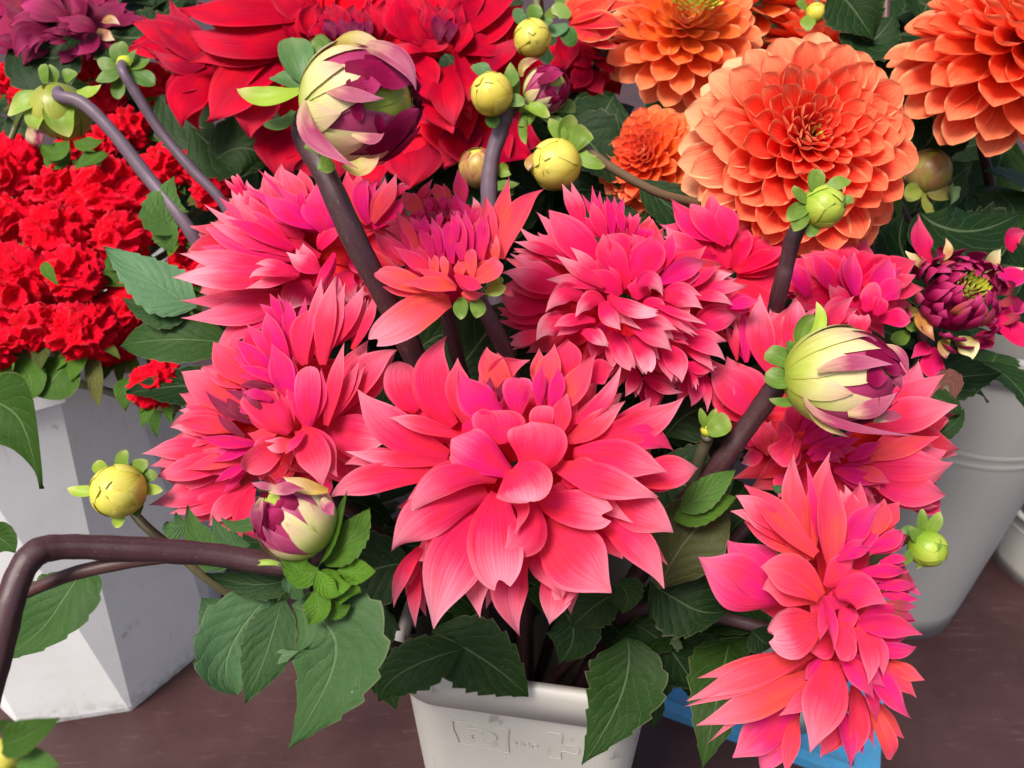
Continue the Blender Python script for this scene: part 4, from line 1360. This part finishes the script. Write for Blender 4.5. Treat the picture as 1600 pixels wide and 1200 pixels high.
# small star-shaped bud at the left
def small(label, px, py, d, R, A, seed, col, bl, stem_pts=None, **kw):
    b_, C_s, R_s, ba = bud('dahlia_bud', label, px, py, d, R, A, seed, False, col=col, bracts=(1,) if bl else (), stem_pts=stem_pts, **kw)
    if bl:
        place(b_, bl, (0, 0, 1.0), d, LEAF, jitter=False, kz=.05)
    return b_
small('small round yellow bud with star of bracts in front of the white bucket', 185, 767, .44, 40, -cf + .15 * cu, 81, (0, .35, .05), '''
160 765 130 768 104 766 20 -20 green o.95 c.5
170 745 155 730 148 722 22 -22 green o.8
190 745 192 720 196 702 26 -24 green o.4
205 745 215 730 228 716 26 -24 green o.4
212 760 230 745 246 738 24 -26 green o.3
212 765 235 765 255 765 18 -20 green o.95
190 790 186 810 180 828 22 -10 green o.9
205 785 215 795 222 800 24 -28 green o.2
165 788 155 795 150 800 22 -28 green o.2
205 790 190 800 200 805 30 -30 green o.1
''', stem_pts=[P(200, 790, .47), P(260, 850, .47), P(420, 960, .50), P(700, 1040, .6), bucket_pt(cbx, cby, .2, 6)], srad=.0026, scol=(.08, .07, .03))
small('round yellow bud left of the split green bud', 768, 147, .62, 32, -cf * .8 - cr * .45 + cu * .05, 82, (.35, .25, .05), '''
770 125 755 110 742 95 26 -10 green p.3 o.1 round
790 135 800 125 802 108 24 -15 green o.2
795 150 806 158 812 168 26 -10 green o.4 p.2
765 175 770 190 775 200 24 -20 green o.1
''', stem_pts=[P(792, 170, .632), P(782, 205, .64), P(768, 250, .645), P(764, 310, .65), P(770, 420, .66), P(800, 620, .7)], srad=.0058, scol=BLOOM)
b6 = bud('dahlia_bud', 'opening green bud with purple tips between two round yellow buds', 853, 140, .63, 34, cr * .75 + cu * .35 - cf * .45, 83, True, bracts=(1,), stem_pts=[P(806, 165, .64), P(794, 180, .645)], srad=.004, scol=BLOOM)[0]
place(b6, '''
808 155 800 130 800 100 26 -5 green o.3
812 160 822 175 815 168 24 0 green o.4
825 165 840 172 860 180 30 20 green o.6 c.5
815 120 820 100 845 92 16 20 bud o.2
840 130 860 118 882 108 22 40 violet p.4
815 175 818 200 818 226 20 -10 green o.3 r40
825 165 826 185 812 200 22 -12 green o.3
850 175 880 165 902 175 26 -20 green o.2
845 180 870 190 880 195 20 -14 green o.3 p.2
''', (0, 0, 1), .63, LEAF, jitter=False)
small('orange flushed round yellow bud on a thin brown stalk', 868, 257, .58, 38, -cf * .7 - cr * .5 - cu * .35, 84, (.4, .35, .02), '''
885 225 872 205 860 185 26 -10 green o.45
890 230 885 205 905 190 34 -14 green o.4 round
895 238 905 215 918 200 36 -6 green o.4 round
900 240 915 245 930 240 24 -10 green o.5
900 245 925 255 948 255 22 0 green o.45
835 240 826 255 824 268 14 10 bud o.7 p.2
''', stem_pts=[P(915, 235, .588), P(960, 265, .59), P(1030, 302, .595), P(1100, 322, .61), P(1180, 360, .64)], srad=.0030, scol=(.12, .075, .035))
small('round yellow bud at the top edge beside the scarlet dahlia', 832, 60, .70, 28, -cu * .5 - cf * .8, 85, (.1, .3, .1), '''
822 38 812 25 816 12 26 -10 green p.4 o.1
838 35 835 20 838 4 28 -8 green o.25
845 40 855 30 860 25 20 -14 green o.2
''', stem_pts=[P(838, 30, .72), P(840, -20, .74), P(850, 60, .80)], srad=.003, scol=GSTEM)
small('smooth green bud on a dark stalk in front of the biggest orange dahlia', 1287, 322, .49, 33, -cf * .75 + cr * .45 - cu * .1, 86, (0, .3, 0), '''
1275 300 1275 280 1282 262 30 15 green o.35
1290 292 1310 285 1330 276 24 18 green o.4
1268 312 1250 305 1240 290 24 10 green o.3
1265 325 1245 330 1228 345 28 8 green o.3 c.5
1265 335 1250 345 1238 362 26 10 green o.3
1280 350 1270 360 1260 370 20 -5 green o.25
1312 310 1325 312 1332 318 16 10 green o.3
''', stem_pts=[P(1255, 345, .503), P(1240, 372, .508), P(1230, 410, .515), P(1215, 470, .53), P(1180, 600, .60), P(1000, 900, .66)], srad=.0048, scol=MAROON, smat=GBUD)
small('green bud nodding beside the magenta side of the drooping dahlia', 1450, 857, .44, 28, cr * .65 - cu * .65 - cf * .35, 87, (0, .1, 0), '''
1440 840 1425 830 1405 825 18 -5 green o.15 p.2
1440 835 1440 815 1445 795 20 -10 green o.35
1448 835 1460 820 1470 800 22 -4 green o.45
1440 845 1430 835 1425 822 24 5 green o.3
1445 845 1455 850 1467 840 30 15 green o.3
1430 855 1420 870 1415 885 16 0 green o.25
1432 850 1440 870 1430 890 16 -4 green o.25
''', stem_pts=[P(1428, 838, .455), P(1400, 850, .47), P(1330, 900, .50)], srad=.0026, scol=GSTEM, smat=GBUD)
small('drooping half open bud seen from behind above the cockscombs at the far left', 95, 175, .62, 42, -cu * .9 - cr * .25 + cf * .3, 88, (.2, .1, .25), '''
70 145 40 160 8 172 40 20 green o.85 p.2 c.4
75 150 55 180 50 205 36 24 green o.7 c.4
95 150 95 180 100 215 50 22 green o.55
70 130 68 115 66 98 24 10 green o.3 round
85 130 82 115 82 100 20 8 green o.3
105 130 108 118 115 108 28 10 green o.3 round
118 145 140 145 158 130 26 14 green o.8 c.4
80 140 75 135 72 128 24 26 green o.4
85 155 82 160 85 170 30 34 green o.35
60 165 55 210 58 232 30 10 bud m.8
''', stem_pts=[P(92, 150, .60), P(130, 162, .598), P(175, 205, .60), P(230, 275, .605), P(290, 350, .605), P(330, 420, .62), P(420, 600, .66)], srad=.0046, scol=BLOOM, smat=GBUD)
b12 = small('green rosette of bracts on a slim purple stalk near the left top', 196, 100, .672, 13, cf * .8 + cu * .4, 89, (0, 0, 0), '''
190 105 185 85 185 64 28 5 green o.22 round
195 105 205 90 208 75 26 4 green o.22 round
188 108 170 102 150 96 26 6 green o.25
188 112 170 118 150 122 26 10 green o.2
200 108 220 100 230 90 26 4 green o.2 round
202 112 225 122 243 132 30 10 green o.12
188 118 185 140 188 155 24 0 green o.2
''', stem_pts=[P(192, 112, .655), P(212, 145, .66), P(250, 205, .67), P(300, 265, .675), P(350, 320, .68), P(400, 420, .70)], srad=.0040, scol=BLOOM)
small('dark closed bud in shade left of the purple stalk', 748, 262, .72, 30, -cf * .7 + cu * .6, 90, (0, 0, .9), '''
770 285 785 290 810 285 24 0 green o.25
775 295 795 298 805 300 24 -4 green o.15
780 275 790 265 795 262 26 -4 green o.6
''', stem_pts=[P(760, 290, .74), P(780, 400, .76)], srad=.003)
small('dull green and purple bud in the dark gap under the right-hand orange dahlias', 1450, 268, .72, 34, -cf * .6 + cu * .5, 91, (.0, 0, .75), '''
1440 295 1425 300 1412 305 30 10 green o.55 m.2
1450 300 1470 305 1495 295 30 10 green o.3 m.4
1445 300 1450 325 1468 335 20 6 green o.5 m.3
1420 280 1412 250 1415 230 30 -5 green o.6 m.2
''', stem_pts=[P(1450, 300, .74), P(1440, 400, .78)], srad=.003, smat=GBUD)
small('blurred yellow green bud in the lower left corner close to the lens', 5, 1182, .24, 26, -cf, 92, (0, .2, 0), '''
0 1165 40 1150 95 1120 56 10 leafy o.3 c.4 s0
20 1180 60 1190 95 1192 40 0 leafy o.55 p.2 s0
5 1150 10 1135 20 1125 30 -8 leafy o.2 s0
''', stem_pts=[P(-20, 1220, .26), P(-80, 1300, .30)], srad=.002, scol=GSTEM)
small('green bud at the top between the cropped orange dahlias', 1275, 20, .74, 15, cu * .3 - cf, 93, (0, 0, 0), '''
1270 25 1262 35 1255 46 24 5 green o.45
1285 22 1295 28 1297 38 14 0 green o.35
1262 15 1250 5 1245 0 20 0 green o.35
1290 12 1300 5 1310 -5 20 0 green o.25
''', stem_pts=[P(1280, -10, .76), P(1300, -60, .8)], srad=.002, scol=GSTEM)
small('tiny green leaf bud beside the dark stem of the right-hand bud', 1105, 672, .475, 10, cu, 94, (0, 0, 0), '''
1105 670 1098 655 1097 637 16 5 green o.4 c.5
1108 672 1112 655 1118 638 16 6 green o.45 c.5
1106 675 1120 668 1143 655 36 12 green o.4 round c.4
''', stem_pts=[P(1104, 690, .48), P(1090, 725, .49), P(1075, 800, .52)], srad=.0035, scol=(.06, .06, .03))

# ---- the purple opening bloom with the green heart at the right edge
f9 = pink('dark purple opening dahlia with pale green heart at the right edge', 1495, 465, .60, 95, name='opening_dahlia', nleaf=1, back=.02, base=OB, bz=.3)
C9 = P(1495, 468, .60); A9 = unit(-cf * .93 + cu * .3)
V, F, uv = ellipsoid(C9 - A9 * .006, -A9, .022, .8); part('core', V, F, PURPLE, f9, uv, (0, .1, .2))
heart(f9, C9 + A9 * .012, A9, .013, 40, 64, lambda q, r: (0, .75 * (1 - q) + .2, .2 * max(0, q - .7)), .55, .3)
r9 = random.Random(9)
_, X9, Y9 = frame(A9)
for rw, (n, rb, hb, tilt, L, w) in enumerate(((13, .017, .017, -.5, .014, .0075), (16, .022, .013, -.35, .017, .0085), (18, .027, .007, -.15, .019, .010), (17, .031, .0, .15, .020, .0115), (14, .032, -.008, .55, .019, .013))):
    for i in range(n):
        a = 2 * math.pi * (i + .5 * rw) / n + r9.uniform(-.12, .12); rad = X9 * math.cos(a) + Y9 * math.sin(a)
        tl = tilt + r9.uniform(-.25, .25)
        B = C9 + rad * rb + A9 * hb; dr = unit(A9 * .75 + rad * tl + np.cross(A9, rad) * r9.uniform(-.3, .3)); T = B + dr * L * r9.uniform(.8, 1.15); M = .5 * (B + T) + rad * .0035
        V, F, uv = sheet(B, M, T, w, rad, kind='spear', cup=-r9.uniform(.3, 1.0), seed=r9.random(), nu=11, nv=7, curl=r9.uniform(-.6, .3), twist=r9.uniform(-25, 25))
        part('petal', V, F, PURPLE, f9, uv, (.6 if r9.random() < .12 else 0, r9.uniform(.1, .7), r9.uniform(0, .2)))
place(f9, '''
1215 240 1170 150 1198 40 120 0 c.3 o.0
1260 230 1285 190 1268 140 40 2 bud o.9 p.3
1190 260 1150 235 1097 200 66 4 bud p.7
1430 280 1470 230 1520 185 66 4 bud p.6
1160 440 1080 450 985 465 76 6 bud p.7 o.2
1470 330 1550 300 1640 300 90 8 m.7
1490 410 1560 420 1640 415 80 10 m.3
1480 470 1560 540 1640 620 120 14 c.5
1490 520 1520 480 1600 500 100 10 m.4
1280 560 1265 600 1280 645 70 14 bud o.3
1320 560 1370 590 1400 640 96 16 bud p.8
1560 190 1545 140 1620 95 90 -10
1480 290 1540 280 1610 265 44 2 bud p.8
1400 550 1440 560 1480 600 80 0 p.3
1150 480 1130 500 1120 530 60 -5 green o.25
1120 530 1080 560 1045 570 70 -8 green o.3
1105 400 1085 390 1070 390 44 -6 green o.35
1200 580 1180 600 1130 640 70 -10 m.1
1240 600 1220 680 1260 720 110 -10 m.1
1180 450 1180 500 1240 560 80 14 bud o.9
''', (1000, 320, .375), .60, PINK)
leafs_along(f9, P(1500, 540, .70), P(1560, 620, .75), 3, 77, (.06, .09))

# ---- orange red bud opening at the top with green bracts
fo = pink('orange red dahlia seen from behind at the top edge with green bracts', 935, 25, .74, 96, name='opening_dahlia', nleaf=0, base=RB, bz=.3, back=.02)
place(fo, '''
690 130 800 80 980 0 150 20 o.6
690 140 860 120 1040 110 130 24 o.2 m.2
700 160 860 190 1010 160 130 16 o.1 m.4
690 120 740 40 800 -40 160 16 o.7
720 170 850 240 980 260 110 8 m.5
700 110 840 40 1090 20 110 12 o.3
690 180 800 200 890 215 90 28 o.4 m.3
680 140 620 170 575 190 90 34 green p.45 o.1
690 150 680 210 650 250 120 30 green o.05
690 100 640 60 590 80 100 30 green o.7 p.3
640 90 600 70 548 110 60 26 green o.5
700 60 650 20 600 20 70 10 green o.3
''', (700, 0, .275), .74, ORANGE)

# ------------------------------------------------------------------ leaves that hang out of the pink bunch
place(f2, '''
820 740 640 640 465 465 230 10 leafy p.85 o.15 c.15 s.14 e9
800 760 650 760 540 690 160 0 leafy o.12 p.1
540 640 480 600 430 620 90 6 leafy o.3 s.03
520 570 470 560 435 535 80 4 leafy o.35 s.03
980 900 700 880 440 915 220 -10 leafy o.17 p.03 c.1 s.07 e8
740 440 690 340 760 230 200 -40 leafy o.45 p.15
720 520 680 420 640 380 120 -44 leafy o.45 p.1
''', (0, 200, .375), .585, LEAF, kz=.1, jitter=False)
f1_leaves = '''
650 870 590 920 420 1000 10 0 leafy
'''
place(f1, '''
1170 -20 1040 60 960 150 200 -40 leafy o.05
470 240 220 330 25 470 230 -100 leafy o.05 c.2 s.16
330 160 560 290 760 450 330 -120 leafy o.04 c.2 s.17
900 60 960 170 905 330 260 -110 leafy o.02 s.1
1200 190 1180 430 1025 750 350 -60 leafy o.10 c.15 s.17 e7
1300 100 1480 60 1570 260 380 -130 leafy o.06 p.03 s.10
1240 130 1420 280 1450 440 330 -150 leafy o.05
1330 300 1480 330 1560 500 220 -170 leafy o.06
1160 -60 1200 0 1208 80 170 -40 leafy o.12 p.05
120 60 60 180 -10 100 180 -120 leafy o.03
1330 420 1330 520 1300 590 70 -150 leafy o.06
''', (560, 930, .35), .50, LEAF, kz=.0, jitter=False)
place(f5, '''
180 470 330 230 530 100 310 -30 leafy o.12 m.15 p.03 c.1 s.05 r-10
270 150 380 70 500 -40 130 10 leafy o.55 p.15 s.1 c.5
240 190 370 140 500 90 130 0 leafy o.5 s.1 c.2
170 460 300 540 440 620 300 -80 leafy o.02
560 640 600 680 650 720 130 -90 leafy o.03
640 50 680 65 705 50 40 20 leafy o.1 p.3
''', (960, 740, .3836), .47, LEAF, kz=.1, jitter=False)
place(f5, '''
1330 560 1480 640 1530 700 110 -20 leafy o.05
1340 820 1480 760 1560 660 100 -20 leafy o.06
1380 560 1490 520 1480 640 120 -24 leafy m.6 o.0
''', Z5, .55, LEAF, kz=.1, jitter=False)

# ------------------------------------------------------------------ cockscombs
def crest_mesh(seed):
    nu, nv = 52, 96; V = []; H = []; off = Vector((seed * 3.7, seed * 1.3, seed * 2.1))
    for i in range(nu):
        th = math.pi * .74 * i / (nu - 1)
        for j in range(nv):
            a = 2 * math.pi * j / nv
            p = Vector((math.sin(th) * math.cos(a), math.sin(th) * math.sin(a), math.cos(th)))
            q = p * 1.55 + off
            w = q + Vector((noise.noise(q * .9), noise.noise(q * .9 + Vector((5, 5, 5))), noise.noise(q * .9 + Vector((9, 1, 3))))) * 1.1
            ridge = 1 - min(1, abs(noise.noise(w)) * 3.2)
            ridge2 = 1 - min(1, abs(noise.noise(w * 2.6 + Vector((7, 0, 0)))) * 3.0)
            rr = .70 + .36 * ridge ** 1.1 + .11 * ridge2 + .18 * noise.noise(p * 1.3 + off) + .04 * noise.noise(p * 14 + off)
            V.append((p.x * rr, p.y * rr, p.z * rr * .82)); H.append(ridge * .75 + ridge2 * .25)
    F = [(i * nv + j, i * nv + (j + 1) % nv, (i + 1) * nv + (j + 1) % nv, (i + 1) * nv + j) for i in range(nu - 1) for j in range(nv)]
    me = mkmesh('crest', V, F); me.materials.append(CEL)
    at = me.attributes.new('fringe', 'FLOAT', 'POINT'); at.data.foreach_set('value', H); return me
CREST = [crest_mesh(i) for i in range(6)]
heads = [(18, 262, 46, 'at the left edge level with the purple stalk\'s bend'), (84, 305, 44, 'left of the broad smooth one'), (172, 312, 62, 'broad smooth'),
 (190, 378, 52, 'just above the silvery leaf'), (88, 366, 52, 'in the middle of the clump'), (16, 345, 44, 'second from the bottom at the left edge'),
 (26, 455, 74, 'biggest, pale fringed, at the left edge'), (60, 515, 40, 'hanging under the biggest pale fringed one'), (113, 432, 48, 'between the biggest one and the silvery leaf'),
 (132, 520, 46, 'curly, lowest over the white bucket rim'), (184, 492, 42, 'dark, under the silvery leaf'), (232, 462, 50, 'dark, behind the silvery leaf tip'),
 (248, 600, 38, 'hanging alone before the white bucket'), (258, 266, 40, 'between the two purple stalks'), (330, 262, 38, 'right of the slim purple stalk'),
 (276, 362, 22, 'tiny, behind the thick purple stalk'), (166, 225, 34, 'under the thick purple stalk near its bend'), (336, 300, 30, 'beside the back left pink dahlia'),
 (68, 95, 36, 'under the wine purple dahlia'), (138, 100, 26, 'left of the green bract rosette'), (160, 162, 32, 'between nodding bud and bract rosette'),
 (16, 128, 28, 'behind the nodding bud at the left edge'), (40, 150, 24, 'right behind the nodding bud'), (208, 200, 34, 'between the stalks high up'),
 (230, 345, 34, 'shaded, right of the broad smooth one'), (-4, 545, 34, 'cut by the left edge, lowest'), (290, 420, 36, 'deep in shade left of the pale petal tip'),
 (180, 540, 34, 'darkest, above the long dark leaf'), (240, 130, 30, 'below the scarlet dahlia, right of the rosette'), (300, 215, 30, 'deep below the scarlet dahlia'), (120, 230, 30, 'behind the leaves under the nodding bud')]
LBT = np.array([LC[0], LC[1], .40])
rr_ = random.Random(5)
for i, (px, py, rad, wh) in enumerate(heads):
    d = .70 + (560 - py) / 560 * .30
    if 'shade' in wh or 'dark' in wh or 'deep' in wh or 'behind the leaves' in wh: d += .05
    c = P(px, py, d); R = rad * d / FPX * 1.0
    root = thing('cockscomb', 'velvety red cockscomb head, ' + wh, 'cockscomb', c, 'red cockscombs in the white bucket')
    o = bpy.data.objects.new('crest', CREST[i % 6]); COL.objects.link(o); o.parent = root
    o.scale = (R * rr_.uniform(.95, 1.15), R * rr_.uniform(.9, 1.1), R * rr_.uniform(.9, 1.15))
    o.rotation_euler = (math.radians(rr_.uniform(15, 50)), math.radians(rr_.uniform(-25, 25)), rr_.uniform(0, 6.28) * .0 + rr_.uniform(-.6, .6))
    base = c - np.array([0, -.3 * R, .55 * R])
    dst = LBT + np.array([rr_.uniform(-.06, .06), rr_.uniform(-.06, .06), 0])
    if c[1] > LC[1] + .28: dst = base + np.array([0, .02, -.22])
    stem(root, [base + np.array([0, 0, .4 * R]), base - np.array([0, 0, .02]), .5 * base + .5 * dst + np.array([0, 0, .02]), dst], .0032, .004, (.10, .10, .03))
    for j in range(rr_.randint(6, 9)):
        a = rr_.uniform(0, 6.28); rad_ = np.array([math.cos(a), math.sin(a), rr_.uniform(-.5, .25)])
        L = rr_.uniform(.7, 1.25) * R + .010
        B = base + rad_ * R * .25; T = B + rad_ * L + np.array([0, 0, rr_.uniform(-.5, .2) * L]); M = .5 * (B + T) + np.array([0, 0, .12 * L])
        V, F, uv = sheet(B, M, T, L * rr_.uniform(.26, .5), np.array([0, -.3, 1.0]), kind='spear', cup=.3, seed=rr_.random(), nu=13, nv=7, ruffle=.06, curl=rr_.uniform(-.4, .2))
        part('leaf', V, F, LEAF, root, uv, (rr_.uniform(.25, .75), 0, rr_.choice((0, 0, .15, .35))))
# broad leaves of the cockscombs
cel_leaf = [o for o in COL.objects if o.name.startswith('cockscomb')][9]
place(cel_leaf, '''
440 1010 350 980 240 960 220 -30 leafy o.5 c.3 s.02
430 880 340 950 250 900 160 -20 leafy o.55 c.3 s.02
640 940 560 1000 420 1060 180 0 leafy o.45 s.02
460 880 560 900 640 860 110 0 leafy o.5 s.02
560 1070 580 1000 520 900 120 -30 leafy o.5 s.02
''', (0, 0, .25), .82, LEAF, jitter=False)
place(cel_leaf, '''
60 960 130 1060 80 1120 140 0 leafy o.45 s.02
300 960 210 1060 160 1130 260 -10 leafy o.35 s.02
540 1040 520 1100 530 1180 90 0 leafy o.4 s.02
640 1110 640 1200 660 1290 70 0 leafy o.35 s.02
740 1100 720 1160 700 1230 60 0 leafy o.3 s.02
180 560 200 600 240 660 50 50 leafy o.6 s.02
''', (0, 200, .375), .72, LEAF, jitter=False)
place(cel_leaf, '''
-60 50 60 120 60 330 260 0 leafy o.22 s.02 c.2 r15
-40 470 10 490 40 530 110 -20 leafy o.2 s.02
''', (0, 600, .5), .60, LEAF, jitter=False)

# ------------------------------------------------------------------ dark leaves that close the gaps
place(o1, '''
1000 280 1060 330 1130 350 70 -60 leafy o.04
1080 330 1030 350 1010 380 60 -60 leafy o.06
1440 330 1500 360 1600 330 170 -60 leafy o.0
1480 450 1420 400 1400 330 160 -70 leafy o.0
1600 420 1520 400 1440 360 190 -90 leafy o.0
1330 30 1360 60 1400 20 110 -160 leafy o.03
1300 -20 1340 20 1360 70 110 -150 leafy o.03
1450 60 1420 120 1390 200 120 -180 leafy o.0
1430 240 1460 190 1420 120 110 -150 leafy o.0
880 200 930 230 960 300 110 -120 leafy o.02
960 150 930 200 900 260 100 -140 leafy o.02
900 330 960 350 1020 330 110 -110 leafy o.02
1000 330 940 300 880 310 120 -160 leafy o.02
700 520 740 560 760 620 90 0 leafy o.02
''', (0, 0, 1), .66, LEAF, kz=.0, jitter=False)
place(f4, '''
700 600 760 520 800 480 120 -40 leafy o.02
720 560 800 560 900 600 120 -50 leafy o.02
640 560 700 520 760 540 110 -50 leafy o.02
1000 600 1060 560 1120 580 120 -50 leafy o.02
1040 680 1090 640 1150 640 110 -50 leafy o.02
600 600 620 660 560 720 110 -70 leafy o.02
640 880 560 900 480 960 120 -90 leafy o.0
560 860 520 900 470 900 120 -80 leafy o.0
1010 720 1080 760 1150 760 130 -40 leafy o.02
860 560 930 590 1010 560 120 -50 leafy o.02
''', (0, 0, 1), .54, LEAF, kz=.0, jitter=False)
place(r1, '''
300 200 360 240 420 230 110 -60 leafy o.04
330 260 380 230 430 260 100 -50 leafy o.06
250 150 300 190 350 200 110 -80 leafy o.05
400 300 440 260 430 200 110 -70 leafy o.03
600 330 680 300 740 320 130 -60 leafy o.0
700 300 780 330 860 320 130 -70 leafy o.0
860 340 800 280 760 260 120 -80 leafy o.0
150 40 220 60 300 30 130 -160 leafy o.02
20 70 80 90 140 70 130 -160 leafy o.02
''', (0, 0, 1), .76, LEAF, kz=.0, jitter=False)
stem(o2, [P(1385, -20, .8), P(1382, 60, .8), P(1378, 140, .8), P(1370, 300, .82)], .0045, .0045, (.07, .025, .02), 'side_shoot')

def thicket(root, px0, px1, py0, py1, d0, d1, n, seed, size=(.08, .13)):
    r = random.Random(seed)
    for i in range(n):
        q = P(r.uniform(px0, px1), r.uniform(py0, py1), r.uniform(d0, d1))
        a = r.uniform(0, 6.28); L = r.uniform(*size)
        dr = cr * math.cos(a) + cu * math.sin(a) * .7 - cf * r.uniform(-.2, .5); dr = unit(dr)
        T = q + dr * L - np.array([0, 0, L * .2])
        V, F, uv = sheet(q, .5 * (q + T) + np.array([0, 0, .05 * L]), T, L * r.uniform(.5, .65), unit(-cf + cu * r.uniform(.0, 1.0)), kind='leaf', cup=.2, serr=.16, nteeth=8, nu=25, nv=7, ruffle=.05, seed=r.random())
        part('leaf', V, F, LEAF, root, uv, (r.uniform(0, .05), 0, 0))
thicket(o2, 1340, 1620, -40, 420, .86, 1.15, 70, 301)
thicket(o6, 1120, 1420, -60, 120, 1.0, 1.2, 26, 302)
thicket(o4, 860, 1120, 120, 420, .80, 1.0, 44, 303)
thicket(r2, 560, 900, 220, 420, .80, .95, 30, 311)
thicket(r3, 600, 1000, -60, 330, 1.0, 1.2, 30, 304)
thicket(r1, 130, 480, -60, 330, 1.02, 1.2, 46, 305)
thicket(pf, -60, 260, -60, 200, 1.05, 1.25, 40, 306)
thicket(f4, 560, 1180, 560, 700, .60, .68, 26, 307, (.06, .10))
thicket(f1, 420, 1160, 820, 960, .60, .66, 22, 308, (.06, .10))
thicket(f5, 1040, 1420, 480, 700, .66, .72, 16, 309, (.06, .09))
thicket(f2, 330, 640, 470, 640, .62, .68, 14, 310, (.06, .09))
